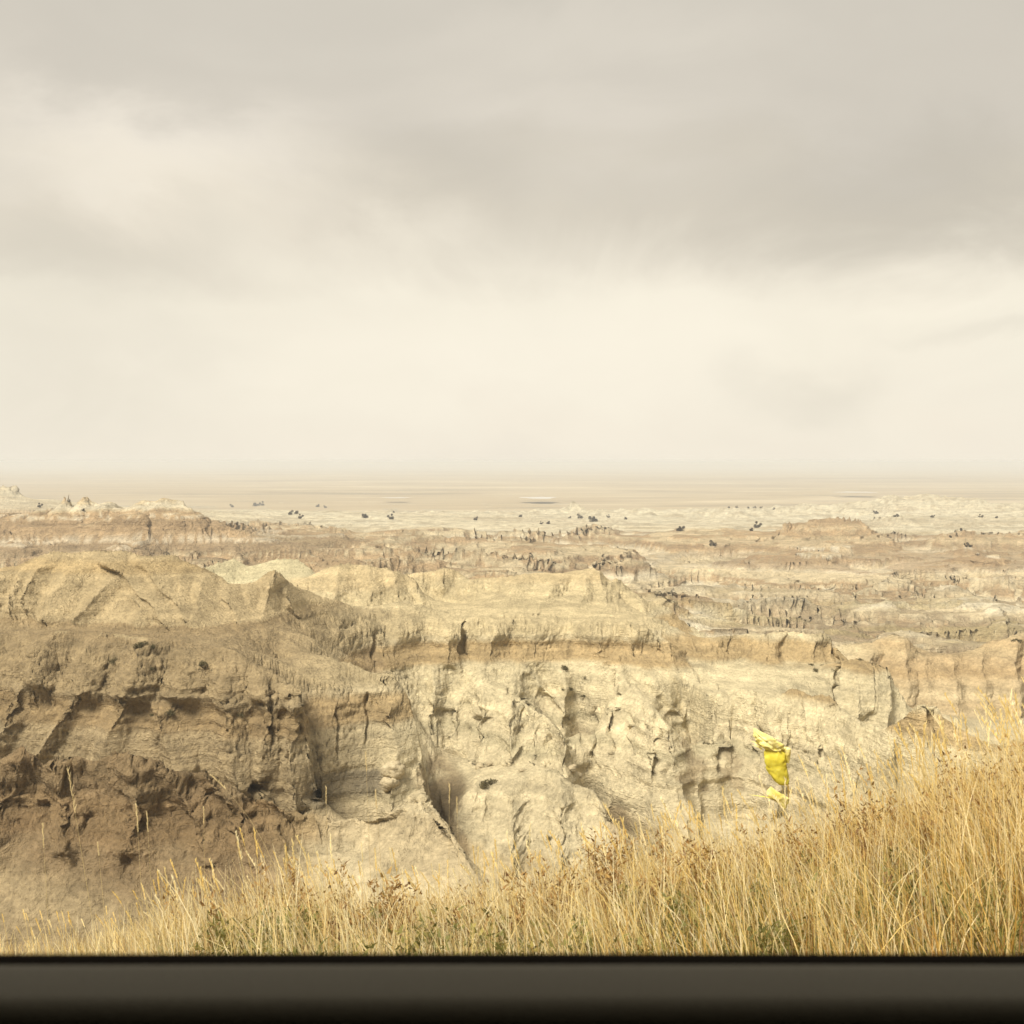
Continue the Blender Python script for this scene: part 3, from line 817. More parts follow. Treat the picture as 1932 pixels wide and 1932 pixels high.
    col = np.clip(gray + (col - gray) * (0.92 if far else 1.02), 0.02, 0.8) * (1.14 if far else 0.94)
    nu, nv = u.shape
    ids = np.arange(nu * nv).reshape(nu, nv)
    f = np.stack([ids[:-1, :-1], ids[1:, :-1], ids[1:, 1:], ids[:-1, 1:]], 2).reshape(-1, 4)
    return P.reshape(-1, 3), f, col.reshape(-1, 3)


# ------------------------------------------------------------------ rock material
def rock_mat(name, s, bump, crack, zs):
    m, n, b = new_mat(name, 0.95, 0.12)
    at = n.n('ShaderNodeAttribute', attribute_name='bed_colour')
    tc = n.n('ShaderNodeTexCoord')
    o = tc.outputs['Object']
    n1_ = n.noise(o, 0.9 / s, 6, 0.62)
    n2_ = n.noise(o, 5.0 / s, 6, 0.65)
    tone = n.maprange(n1_.outputs[0], 0.3, 0.7, 0.74, 1.22, smooth=False)
    tone2 = n.maprange(n2_.outputs[0], 0.3, 0.7, 0.74, 1.22, smooth=False)
    t = n.m('MULTIPLY', tone, tone2)
    c = n.mix(1.0, at.outputs['Color'], n.xyz(t, t, t), 'MULTIPLY')
    mp = n.n('ShaderNodeMapping')
    mp.inputs['Scale'].default_value = (1, 1, 1.7)
    n.l(o, mp.inputs[0])
    wv = n.n('ShaderNodeMix', data_type='VECTOR')
    wv.inputs[0].default_value = 0.12
    n.l(mp.outputs[0], wv.inputs[4])
    n.l(n2_.outputs['Color'], wv.inputs[5])
    vo = n.n('ShaderNodeTexVoronoi', feature='DISTANCE_TO_EDGE')
    vo.inputs['Scale'].default_value = 1.6 / s
    n.l(wv.outputs[1], vo.inputs['Vector'])
    ed = n.maprange(vo.outputs['Distance'], 0.0, 0.10, 0, 1)
    ms = n.n('ShaderNodeMapping')
    ms.inputs['Scale'].default_value = (0.10 / s, 0.10 / s, zs)
    n.l(o, ms.inputs[0])
    st_ = n.noise(ms.outputs[0], 1.0, 4, 0.7, 0.15).outputs[0]
    tone3 = n.maprange(st_, 0.32, 0.68, 0.84, 1.12, smooth=False)
    c = n.mix(1.0, c, n.xyz(tone3, tone3, tone3), 'MULTIPLY')
    patch = n.maprange(n.noise(o, 0.22 / s, 3, 0.5).outputs[0], 0.42, 0.6, 0, 1)
    rg = n.m('ABSOLUTE', n.m('SUBTRACT', n.noise(o, 3.1 / s, 5, 0.6, 0.4).outputs[0], 0.5))
    hgt = n.m('ADD', n.m('ADD', n.m('MULTIPLY', n2_.outputs[0], 0.55), n.m('MULTIPLY', rg, 1.3)), n.m('MULTIPLY', n.noise(o, 22.0 / s, 4, 0.6).outputs[0], 0.22))
    hgt = n.m('ADD', hgt, n.m('MULTIPLY', n.m('MULTIPLY', n.m('SUBTRACT', ed, 1.0), patch), crack))
    hgt = n.m('ADD', hgt, n.m('MULTIPLY', st_, 0.75))
    bp = n.n('ShaderNodeBump')
    bp.inputs['Strength'].default_value = bump
    bp.inputs['Distance'].default_value = 0.35 * s
    n.l(hgt, bp.inputs['Height'])
    n.l(bp.outputs[0], b.inputs['Normal'])
    n.l(c, b.inputs['Base Color'])
    return m


M_ROCK = rock_mat('weathered_clay', 2.0, 0.8, 0.12, 1.7)
M_FAR = rock_mat('far_clay', 6.0, 0.9, 0.1, 0.55)

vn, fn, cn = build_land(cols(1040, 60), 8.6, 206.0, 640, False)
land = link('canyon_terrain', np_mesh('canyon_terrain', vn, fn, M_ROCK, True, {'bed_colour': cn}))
tag(land, kind='structure')
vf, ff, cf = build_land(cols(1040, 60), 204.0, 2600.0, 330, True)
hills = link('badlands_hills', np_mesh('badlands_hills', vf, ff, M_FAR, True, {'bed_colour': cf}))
tag(hills, kind='structure')
ALLV = np.concatenate([vn, vf])
APX = ALLV[:, 0] / ALLV[:, 1] * F_PX + CX
APY = HOR - ALLV[:, 2] / ALLV[:, 1] * F_PX


def ground_seen(px, py, rad=3.5):
    """nearest piece of land that shows at this direction"""
    m = (np.abs(APX - px) < rad) & (np.abs(APY - py) < rad) & (ALLV[:, 1] > 45)
    if not m.any():
        return ground_seen(px, py, rad * 2)
    c = ALLV[m]
    y0 = c[:, 1].min()
    c = c[c[:, 1] < y0 * 1.02 + 0.5]
    return Vector(c.mean(0).tolist())


# ------------------------------------------------------------------ plain beyond, ponds
def plain_mat():
    m, n, b = new_mat('prairie', 0.95, 0.1)
    tc = n.n('ShaderNodeTexCoord')
    mp = n.n('ShaderNodeMapping')
    mp.inputs['Scale'].default_value = (0.00045, 0.0016, 1)
    n.l(tc.outputs['Object'], mp.inputs[0])
    a = n.noise(mp.outputs[0], 1.0, 7, 0.6, 0.4)
    mp2 = n.n('ShaderNodeMapping')
    mp2.inputs['Scale'].default_value = (0.0022, 0.011, 1)
    n.l(tc.outputs['Object'], mp2.inputs[0])
    c = n.noise(mp2.outputs[0], 1.0, 5, 0.6)
    col = n.ramp(a.outputs[0], [(0.30, (.20, .155, .095)), (0.45, (.32, .25, .15)), (0.56, (.36, .29, .18)), (0.68, (.46, .38, .25))])
    col = n.mix(n.maprange(c.outputs[0], 0.52, 0.66, 0, 0.6), col, (.17, .14, .09))
    col = n.mix(n.maprange(c.outputs[0], 0.42, 0.34, 0, 0.5), col, (.52, .45, .31))
    n.l(col, b.inputs['Base Color'])
    return m


def plain():
    ys = np.concatenate([np.linspace(1550, 6000, 90), np.geomspace(6100, 90000, 60)])
    xs = np.linspace(-1.1, 1.1, 160)
    Yg = ys[None] + 0 * xs[:, None]
    Xg = xs[:, None] * np.maximum(ys[None], 2500)
    z = -80 + fbm(Xg / 1500, Yg / 900, 0 * Xg, 201, 4) * 2.4
    # low swells on the horizon
    z = z + 55 * np.maximum(fbm(Xg / 5200, Yg / 3500, 0 * Xg, 207, 3), 0) * sstep(9000, 16000, Yg)
    ids = np.arange(Xg.size).reshape(Xg.shape)
    f = np.stack([ids[:-1, :-1], ids[1:, :-1], ids[1:, 1:], ids[:-1, 1:]], 2).reshape(-1, 4)
    return np_mesh('plain', np.stack([Xg, Yg, z], 2).reshape(-1, 3), f, plain_mat())


tag(link('plain', plain()), kind='structure')

M_WATER, n_, b_ = new_mat('pond_water', 0.08, 0.5)
b_.inputs['Base Color'].default_value = (.55, .52, .44, 1)


def pond(px0, px1, py, Y, dep, label):
    x0, x1 = (px0 - CX) / F_PX * Y, (px1 - CX) / F_PX * Y
    n = 40
    vs = []
    for i in range(n):
        a = 2 * math.pi * i / n
        r = 1 + 0.16 * math.sin(3 * a + px0) + 0.1 * math.sin(5 * a)
        vs.append(((x0 + x1) / 2 + (x1 - x0) / 2 * math.cos(a) * r, Y + dep * math.sin(a) * r, -(py - HOR) / F_PX * Y))
    me = bpy.data.meshes.new('pond')
    me.from_pydata(vs, [], [list(range(n))])
    me.materials.append(M_WATER)
    tag(link('pond', me), kind='structure')


pond(986, 1048, 939, 2120, 55, '')
pond(1575, 1650, 928.5, 2450, 40, '')
pond(722, 772, 966 - 27, 2150, 22, '')

# ------------------------------------------------------------------ verge: the ground outside the car
RIMY = 7.2
_rp = np.array([-900, 0, 150, 300, 600, 966, 1200, 1400, 1600, 1800, 1932, 2400, 3200], float)
_ra = np.array([1900, 1860, 1845, 1822, 1800, 1778, 1735, 1680, 1620, 1568, 1545, 1450, 1400], float)


def verge_z(x, y):
    px = x / np.maximum(y, 1.5) * F_PX + CX
    rim = -(np.interp(px, _rp, _ra) - HOR) / F_PX * RIMY
    t = np.clip((y - 2.2) / (RIMY - 2.2), -0.2, 1.0)
    z = -1.62 + (rim + 1.62) * (0.35 * t + 0.65 * t * t)
    return z - 1.5 * np.clip(y - RIMY, 0, 10) ** 1.15


def soil_mat():
    m, n, b = new_mat('verge_soil', 0.95, 0.1)
    tc = n.n('ShaderNodeTexCoord')
    a = n.noise(tc.outputs['Object'], 4.0, 8, 0.65)
    col = n.ramp(a.outputs[0], [(0.3, (.10, .075, .04)), (0.5, (.19, .14, .075)), (0.7, (.28, .215, .12))])
    n.l(col, b.inputs['Base Color'])
    bp = n.n('ShaderNodeBump')
    bp.inputs['Distance'].default_value = 0.05
    n.l(a.outputs[0], bp.inputs['Height'])
    n.l(bp.outputs[0], b.inputs['Normal'])
    return m


xs = np.linspace(-7.5, 7.5, 240)
ys = np.linspace(-3.0, 10.5, 200)
Xg, Yg = np.meshgrid(xs, ys, indexing='ij')
Zg = np.where(Yg < 2.2, -1.62, verge_z(Xg, Yg)) + fbm(Xg / .5, Yg / .5, 0 * Xg, 230, 4) * 0.03
ids = np.arange(Xg.size).reshape(Xg.shape)
fv = np.stack([ids[:-1, :-1], ids[1:, :-1], ids[1:, 1:], ids[:-1, 1:]], 2).reshape(-1, 4)
tag(link('verge_ground', np_mesh('verge_ground', np.stack([Xg, Yg, Zg], 2).reshape(-1, 3), fv, soil_mat())), kind='structure')


# ------------------------------------------------------------------ grass
def blade_mat(name, rough=0.6, trans=0.35):
    m = bpy.data.materials.new(name)
    m.use_nodes = True
    n = NT(m.node_tree)
    b = m.node_tree.nodes['Principled BSDF']
    at = n.n('ShaderNodeAttribute', attribute_name='blade_colour')
    n.l(at.outputs['Color'], b.inputs['Base Color'])
    b.inputs['Roughness'].default_value = rough
    b.inputs['Specular IOR Level'].default_value = 0.25
    tr = n.n('ShaderNodeBsdfTranslucent')
    n.l(at.outputs['Color'], tr.inputs[0])
    ms = n.n('ShaderNodeMixShader')
    ms.inputs[0].default_value = trans
    n.l(b.outputs[0], ms.inputs[1])
    n.l(tr.outputs[0], ms.inputs[2])
    n.l(ms.outputs[0], m.node_tree.nodes['Material Output'].inputs[0])
    return m


M_BLADE = blade_mat('dry_blade')


def height_at(px):
    return np.interp(px, [-400, 0, 150, 260, 320, 480, 560, 640, 700, 800, 900, 1000, 1100, 1200, 1300, 1400, 1500, 1700, 1932, 2400],
                     [.19, .21, .23, .27, .37, .44, .50, .49, .39, .35, .39, .43, .40, .46, .48, .48, .47, .51, .65, .74])


def dens_at(px):
    return np.interp(px, [-400, 0, 200, 270, 330, 700, 1100, 1932], [.22, .30, .36, .42, .58, .64, .72, 1])


def ribbon(base, hgt, lean, lean_dir, width, segs, curl, twist):
    """blades as bent ribbons; all arrays of length n -> verts (n, 2*(segs+1), 3)"""
    n = len(hgt)
    t = np.linspace(0, 1, segs + 1)[None, :]
    bend = lean[:, None] * t + curl[:, None] * t ** 2.4
    dx = np.cos(lean_dir)[:, None] * bend * hgt[:, None]
    dy = np.sin(lean_dir)[:, None] * bend * hgt[:, None]
    dz = hgt[:, None] * t * (1 - 0.28 * np.minimum(np.abs(bend), 1.4))
    c = base[:, None, :] + np.stack([dx, dy, dz], 2)
    wv = np.stack([np.cos(twist), np.sin(twist), 0 * twist], 1)[:, None, :]
    ww = (width[:, None] * (1 - 0.85 * t ** 1.5))[..., None] * 0.5
    return np.stack([c - wv * ww, c + wv * ww], 2).reshape(n, -1, 3)


def ribbon_faces(n, segs):
    per = 2 * (segs + 1)
    q = np.array([[2 * i, 2 * i + 1, 2 * i + 3, 2 * i + 2] for i in range(segs)])
    return (q[None] + (np.arange(n) * per)[:, None, None]).reshape(-1, 4)


def sample_verge(n, y0=3.3, y1=RIMY + 0.25, clump=0.55):
    y = y0 + (y1 - y0) * rng.random(n * 3) ** 0.8
    px = rng.uniform(-420, 2350, n * 3)
    x = (px - CX) / F_PX * y
    keep = rng.random(n * 3) < dens_at(px) * (0.45 + clump * vnoise(x / .22, y / .22, 0 * x, 240) + 0.3 * vnoise(x / .8, y / .8, 0 * x, 241))
    x, y, px = x[keep][:n], y[keep][:n], px[keep][:n]
    return x, y, px, verge_z(x, y) - 0.01


def pick(cols_, wts, n):
    c = np.array(cols_)
    i = rng.choice(len(c), n, p=np.array(wts) / sum(wts))
    return c[i] * rng.uniform(0.8, 1.18, (n, 1))


def grass(name, n, hs, width, cols_, wts, lean_c, segs=4, hpow=0.5, **kw):
    x, y, px, z = sample_verge(n, **kw)
    n = len(x)
    h = height_at(px) * hs * (0.45 + 0.6 * rng.random(n) ** hpow)
    lean = np.abs(rng.normal(lean_c, 0.12, n))
    ld = rng.normal(math.pi, 0.75, n)                    # the wind has laid it over to the left
    flip = rng.random(n) < 0.22
    ld[flip] = rng.uniform(0, 2 * math.pi, flip.sum())
    curl = rng.normal(0.08, 0.24, n)
    w_ = width * rng.uniform(0.6, 1.3, n)
    v = ribbon(np.stack([x, y, z], 1), h, lean, ld, w_, segs, curl, rng.normal(0, 0.7, n))
    colr = pick(cols_, wts, n)
    gold = sstep(1250, 1950, px)[:, None] * 0.20
    palef = (1 - sstep(900, 1350, px))[:, None] * 0.22
    colr = colr * (1 - palef) + np.array((.84, .74, .47)) * palef
    colr = colr * (1 - gold) + colr * np.array((1.05, 0.86, 0.55)) * gold
    me = np_mesh(name, v.reshape(-1, 3), ribbon_faces(n, segs), M_BLADE, True, {'blade_colour': np.repeat(colr, 2 * (segs + 1), 0)})
    return tag(link(name, me), kind='stuff')


STRAW = [(.82, .67, .32), (.75, .57, .21), (.87, .77, .48), (.58, .38, .10), (.42, .245, .07)]
grass('dry_grass', 17000, 0.82, 0.0045, STRAW + [(.24, .135, .05)], [2.6, 2.6, 2.2, 2.4, 2.4, 1.8], 0.24, clump=1.0, hpow=0.8)
grass('tall_grass', 5500, 1.12, 0.0036, STRAW[:3], [2, 2, 3], 0.2, clump=0.5)
grass('broad_grass', 1500, 0.7, 0.0085, [(.74, .64, .40), (.66, .54, .28)], [2, 1], 0.35, clump=0.3)
grass('low_grass', 15000, 0.5, 0.006, [(.40, .33, .10), (.22, .22, .06), (.14, .16, .045), (.45, .33, .12)], [1.5, 3, 2.4, 1.5], 0.25, segs=3)


# seed stems: thin stalk and a spike of short bristles at the tip
def stem_mesh(stems, name, w0=0.0034):
    """stems: list of (base, height, lean, dir, curl, colour, head length)"""
    V, Fq, Cc = [], [], []
    off = 0
    for (b, h, ln_, d, cu, colr, hd) in stems:
        b = np.array(b)[None]
        a = lambda q: np.array([q], float)
        for tw in (0.0, math.pi / 2):
            v = ribbon(b, a(h), a(ln_), a(d), a(w0), 7, a(cu), a(tw))[0]
            V.append(v)
            Fq.append(ribbon_faces(1, 7) + off)
            Cc.append(np.repeat(np.array([colr]), len(v), 0))
            off += len(v)
        # bristles
        t = np.linspace(1 - hd / h, 1, 22)
        bend = ln_ * t + cu * t ** 2.4
        cc = b + np.stack([np.cos(d) * bend * h, np.sin(d) * bend * h, h * t * (1 - 0.28 * np.minimum(np.abs(bend), 1.4))], 1)
        n = len(t)
        sd = rng.choice([-1, 1], n)
        bl = hd * rng.uniform(0.09, 0.17, n)
        v = ribbon(cc, bl, np.full(n, 0.26), np.where(sd > 0, 0.0, math.pi) + rng.normal(0, .5, n), np.full(n, 0.0052), 2, np.full(n, 0.1), rng.normal(0, .3, n))
        V.append(v.reshape(-1, 3))
        Fq.append(ribbon_faces(n, 2) + off)
        Cc.append(np.repeat(np.array([colr]) * 1.1, n * 6, 0))
        off += n * 6
    return np_mesh(name, np.concatenate(V), np.concatenate(Fq), M_BLADE, True, {'blade_colour': np.concatenate(Cc)})


def rand_stems(n):
    x, y, px, z = sample_verge(n, y0=5.0, clump=0.2)
    out = []
    for i in range(len(x)):
        h = float(height_at(px[i])) * random.uniform(0.95, 1.42)
        c = random.choice(STRAW[:3])
        out.append(((x[i], y[i], z[i]), h, abs(random.gauss(.2, .1)), random.gauss(math.pi, .5), random.gauss(.05, .08), np.array(c) * random.uniform(.9, 1.15), h * random.uniform(.14, .24)))
    return out


tag(link('seed_grass', stem_mesh(rand_stems(700), 'seed_grass')), kind='stuff')


# brown leafy weeds among the grass: stems with many small curled leaves
def weeds(name, centres, cols_, wts, leaf=0.016):
    Vs, Fs, Cs = [], [], []
    off = 0
    for (cx, cy, hh, ns) in centres:
        zb = float(verge_z(np.array([cx]), np.array([cy]))[0])
        for s in range(ns):
            a, ln_ = random.uniform(0, 2 * math.pi), random.uniform(.05, .35)
            h = hh * random.uniform(.6, 1.1)
            nl = int(34 * h / 0.4)
            t = rng.random(nl) ** 0.7
            p = np.stack([cx + math.cos(a) * ln_ * h * t, cy + math.sin(a) * ln_ * h * t, zb + h * t], 1) + rng.normal(0, .018, (nl, 3))
            v = ribbon(p, leaf * rng.uniform(.7, 1.8, nl), rng.uniform(.4, 1.2, nl), rng.uniform(0, 6.28, nl), leaf * rng.uniform(.45, .9, nl), 2, rng.uniform(-.2, .5, nl), rng.uniform(0, 3.1, nl))
            Vs.append(v.reshape(-1, 3))
            Fs.append(ribbon_faces(nl, 2) + off)
            Cs.append(np.repeat(pick(cols_, wts, nl), 6, 0))
            off += nl * 6
            v = ribbon(np.array([[cx, cy, zb]]), np.array([h * 1.02]), np.array([ln_]), np.array([a]), np.array([.004]), 3, np.array([0.]), np.array([0.]))[0]
            Vs.append(v)
            Fs.append(ribbon_faces(1, 3) + off)
            Cs.append(np.repeat(np.array([(.2, .12, .05)]), 8, 0))
            off += 8
    return np_mesh(name, np.concatenate(Vs), np.concatenate(Fs), M_BLADE, True, {'blade_colour': np.concatenate(Cs)})


BROWN = [(.36, .21, .07), (.27, .155, .05), (.46, .30, .10), (.18, .10, .04)]
cen = []
for _ in range(250):
    px, y = random.uniform(330, 2250), random.uniform(4.6, 7.3)
    hm = float(height_at(px))
    cen.append(((px - CX) / F_PX * y, y, hm * random.uniform(.35, .95), random.randint(3, 5)))
for px in (1110, 1150, 1190, 1160, 1205, 1130, 1180):
    y = random.uniform(6, 7.2)
    cen.append(((px - CX) / F_PX * y, y, 0.5, 7))
tag(link('dry_weeds', weeds('dry_weeds', cen, BROWN, [3, 3, 2, 1.5], 0.02)), kind='stuff')
cen = []
for _ in range(230):
    px, y = random.uniform(330, 2250), random.uniform(3.6, 5.0)
    cen.append(((px - CX) / F_PX * y, y, random.uniform(.10, .26), 4))
tag(link('green_weeds', weeds('green_weeds', cen, [(.15, .145, .04), (.23, .21, .06), (.33, .27, .08)], [3, 3, 2], 0.02)), kind='stuff')


# the tall stalks that stand clear of the rest, each a thing of its own
def stalk(px, tip, foot, Y, lean_px, label, head=0.1, cu=0.0, colr=(.68, .56, .31), w0=0.0034):
    """px: column of the tip; lean_px: how far the tip leans to the left of the foot"""
    fx = (px + lean_px - CX) / F_PX * Y
    zb = float(verge_z(np.array([fx]), np.array([Y]))[0]) - 0.01
    zt = -(tip - HOR) / F_PX * Y
    h = zt - zb
    ln_ = (lean_px / F_PX * Y) / max(h, .1)
    h2 = h / (1 - 0.28 * min(abs(ln_ + cu), 1.4))
    me = stem_mesh([((0, 0, 0), h2, abs(ln_) * h / h2, math.pi if lean_px > 0 else 0.0, cu, np.array(colr), head)], 'grass_stalk', w0)
    o = link('grass_stalk', me)
    o.location = (fx, Y, zb)
    tag(o, label, 'grass stalk', 'tall seed stalks standing clear of the grass')


stalk(128, 1452, 1800, 6.6, 60, 'tall straw stalk with branching seed head standing alone at the left', .28)
stalk(80, 1555, 1800, 6.4, 16, 'short straw seed stalk nearest the left edge below the branching one', .14)
stalk(257, 1520, 1800, 6.5, 18, 'thick headed straw stalk, left one of a close pair before the brown ridge', .16)
stalk(277, 1534, 1800, 6.7, 16, 'slim straw stalk, right one of a close pair before the brown ridge', .12)
stalk(184, 1590, 1800, 6.3, 22, 'leaning straw stalk between the branching stalk and the close pair', .08)
stalk(384, 1524, 1800, 6.6, 4, 'single upright pale stalk in front of the smooth brown slope', .1)
stalk(690, 1420, 1800, 6.9, 14, 'very tall thin stalk crossing the dark grey shale patch', .12)
stalk(708, 1492, 1800, 6.8, 22, 'tall thin stalk just right of the one crossing the grey shale', .12)
stalk(615, 1486, 1800, 6.7, 6, 'upright stalk in front of the small dark hollow', .1)
stalk(848, 1480, 1800, 7.0, -2, 'pale upright stalk standing in the gully right of the rock knob', .12)
stalk(862, 1505, 1800, 7.0, 8, 'shorter pale stalk beside the upright one in the gully', .1)
stalk(492, 1466, 1800, 6.6, 70, 'long arching stalk curving left over the brown saddle', .12, .25)


# ------------------------------------------------------------------ yellow plastic caught on a stem
M_YEL, n, b = new_mat('yellow_plastic', 0.42, 0.4)
tc = n.n('ShaderNodeTexCoord')
nn = n.noise(tc.outputs['Object'], 14, 4, 0.6)
n.l(n.ramp(nn.outputs[0], [(0.35, (.66, .56, .05)), (0.6, (.74, .66, .09)), (0.75, (.80, .73, .22))]), b.inputs['Base Color'])
b.inputs['Subsurface Weight'].default_value = 0.25
b.inputs['Subsurface Radius'].default_value = (.03, .03, .01)


def crumple(profile, seed, nseg=40, nring=36, flat=0.55, rough=0.2, mat=None):
    """profile: list of (z, half-width, x offset) from the top down; a creased flattened pouch"""
    zs = [p[0] for p in profile][::-1]
    ws = [p[1] for p in profile][::-1]
    xo = [p[2] for p in profile][::-1]
    t = np.linspace(zs[0], zs[-1], nring)
    a = np.linspace(0, 2 * math.pi, nseg, endpoint=False)
    T, A = np.meshgrid(t, a, indexing='ij')
    w_ = np.interp(T, zs, ws)
    x0 = np.interp(T, zs, xo)
    q1 = fbm(np.cos(A) * 1.6 + seed, np.sin(A) * 1.6, T * 16, seed, 2)
    q2 = np.abs(fbm(np.cos(A) * 3 + seed, np.sin(A) * 3, T * 34, seed + 5, 3))
    r = w_ * (1 + rough * q1 * 1.6 - rough * 1.6 * q2)
    v = np.stack([x0 + np.cos(A) * r, np.sin(A) * r * flat, T + w_ * rough * q1 * .5], 2).reshape(-1, 3)
    f = []
    for i in range(nring - 1):
        for j in range(nseg):
            f.append((i * nseg + j, i * nseg + (j + 1) % nseg, (i + 1) * nseg + (j + 1) % nseg, (i + 1) * nseg + j))
    return np_mesh('crumple', v, np.array(f), mat or M_YEL)


YB = 6.55
kx = YB / F_PX


def yp(px, py):
    return ((px - 1465) * kx, -(py - 1530) * kx)


def prof(rows):
    return [(yp(0, y)[1], hw * kx, (x - 1465) * kx) for (y, hw, x) in rows]


yroot = empty('plastic_scrap', ((1465 - CX) * kx, YB, -(1530 - HOR) * kx))
tag(yroot, 'crumpled bright yellow plastic scrap caught on a thin stem above the grass', 'plastic scrap')
link('body', crumple(prof([(1404, 3, 1452), (1411, 15, 1458), (1420, 21, 1461), (1436, 23, 1463), (1452, 20, 1467), (1464, 18, 1471), (1474, 15, 1475), (1480, 10, 1478), (1482, 2, 1479)]), 3, flat=.42, rough=.17), yroot)
M_YEL2 = M_YEL.copy()
M_YEL2.name = 'pale_yellow_plastic'
for nd in M_YEL2.node_tree.nodes:
    if nd.type == 'VALTORGB':
        for e, c in zip(nd.color_ramp.elements, ((.74, .63, .14), (.82, .74, .30), (.86, .80, .46))):
            e.color = (*c, 1)
link('crumpled_top', crumple(prof([(1374, 1, 1422), (1381, 8, 1428), (1389, 16, 1437), (1398, 20, 1446), (1407, 20, 1456), (1415, 17, 1463), (1420, 3, 1464)]), 9, flat=.7, rough=.42, mat=M_YEL2), yroot)
link('torn_corner', crumple(prof([(1409, 1, 1484), (1413, 9, 1482), (1424, 8, 1484), (1440, 2, 1487)]), 15, flat=.6, rough=.3, mat=M_YEL2), yroot)
link('hanging_tail', crumple(prof([(1484, 1, 1455), (1491, 7, 1456), (1499, 15, 1462), (1507, 16, 1468), (1516, 9, 1477), (1525, 3, 1480)]), 21, flat=.35, rough=.5, mat=M_YEL2), yroot)
pet = []
for k in range(9):
    bx_, bz_ = yp(1440 + 22 * random.random() - 8, 1398 + 20 * random.random())
    pet.append(ribbon(np.array([[bx_, random.uniform(-.03, .0), bz_]]), np.array([random.uniform(.03, .06)]), np.array([random.uniform(.3, 1.3)]), np.array([random.uniform(0, 6.28)]), np.array([random.uniform(.02, .045)]), 5, np.array([random.uniform(-.6, .8)]), np.array([random.uniform(0, 3.1)]))[0])
link('ragged_fold', np_mesh('ragged_fold', np.concatenate(pet), ribbon_faces(9, 5), M_YEL2), yroot)
st_ = link('streamer', np_mesh('streamer', ribbon(np.array([[(1452 - 1465) * kx, 0, (1530 - 1505) * kx]]), np.array([.03]), np.array([3.6]), np.array([math.pi]), np.array([.02]), 5, np.array([.5]), np.array([1.2]))[0],
                            ribbon_faces(1, 5), M_YEL), yroot)
stalk(1468, 1440, 1800, 6.61, 34, 'thin pale stem that carries the yellow plastic scrap', .03, 0.0, (.74, .64, .34), 0.012)


# ------------------------------------------------------------------ shrubs on the cliffs and far trees
def leaf_mat(name, c0, c1):
    m, n, b = new_mat(name, 0.8, 0.15)
    oi = n.n('ShaderNodeTexCoord')
    nz = n.noise(oi.outputs['Object'], 3.0, 3, 0.6)
    n.l(n.ramp(nz.outputs[0], [(0.35, c0), (0.65, c1)]), b.inputs['Base Color'])
    return m


M_SHRUB = leaf_mat('sage_leaf', (.06, .052, .025), (.15, .125, .06))
M_JUN = leaf_mat('juniper_leaf', (.022, .017, .010), (.055, .040, .022))
M_BARK, _n, _b = new_mat('bark', 0.9, 0.1)
_b.inputs['Base Color'].default_value = (.09, .065, .045, 1)


def clump_mesh(name, n, seed, mat, squash=0.8):
    r = np.random.default_rng(seed)
    # several lobes of small leaf tufts around the middle
    lob = r.normal(0, .34, (6, 3))
    lob[:3, 2] *= .2
    lob[:, 2] = np.abs(lob[:, 2]) * squash + .22
    k = r.integers(0, 6, n)
    d = r.normal(0, 1, (n, 3))
    d /= np.linalg.norm(d, axis=1, keepdims=True)
    c = lob[k] + d * (r.random((n, 1)) ** .4) * r.uniform(.25, .5, (6, 1))[k]
    c[:, 2] = np.maximum(c[:, 2], .03)
    s = r.uniform(.03, .075, (n, 1))
    e1 = r.normal(0, 1, (n, 3))
    e1 /= np.linalg.norm(e1, axis=1, keepdims=True)
    e2 = np.cross(e1, r.normal(0, 1, (n, 3)))
    e2 /= np.linalg.norm(e2, axis=1, keepdims=True)
    v = np.stack([c - e1 * s * 1.3, c + e2 * s * .6, c + e1 * s * 1.3, c - e2 * s * .6], 1).reshape(-1, 3)
    return np_mesh(name, v, np.arange(4 * n).reshape(-1, 4), mat, False)


def stick_mesh(name, h, r0):
    v, f = [], []
    for i, (z, r) in enumerate(((-.25, r0), (h * .5, r0 * .8), (h, r0 * .4))):
        for j in range(6):
            a = j * math.pi / 3
            v.append((math.cos(a) * r + .05 * i, math.sin(a) * r, z))
    for i in range(2):
        for j in range(6):
            f.append((i * 6 + j, i * 6 + (j + 1) % 6, i * 6 + 6 + (j + 1) % 6, i * 6 + 6 + j))
    return np_mesh(name, np.array(v), np.array(f), M_BARK)


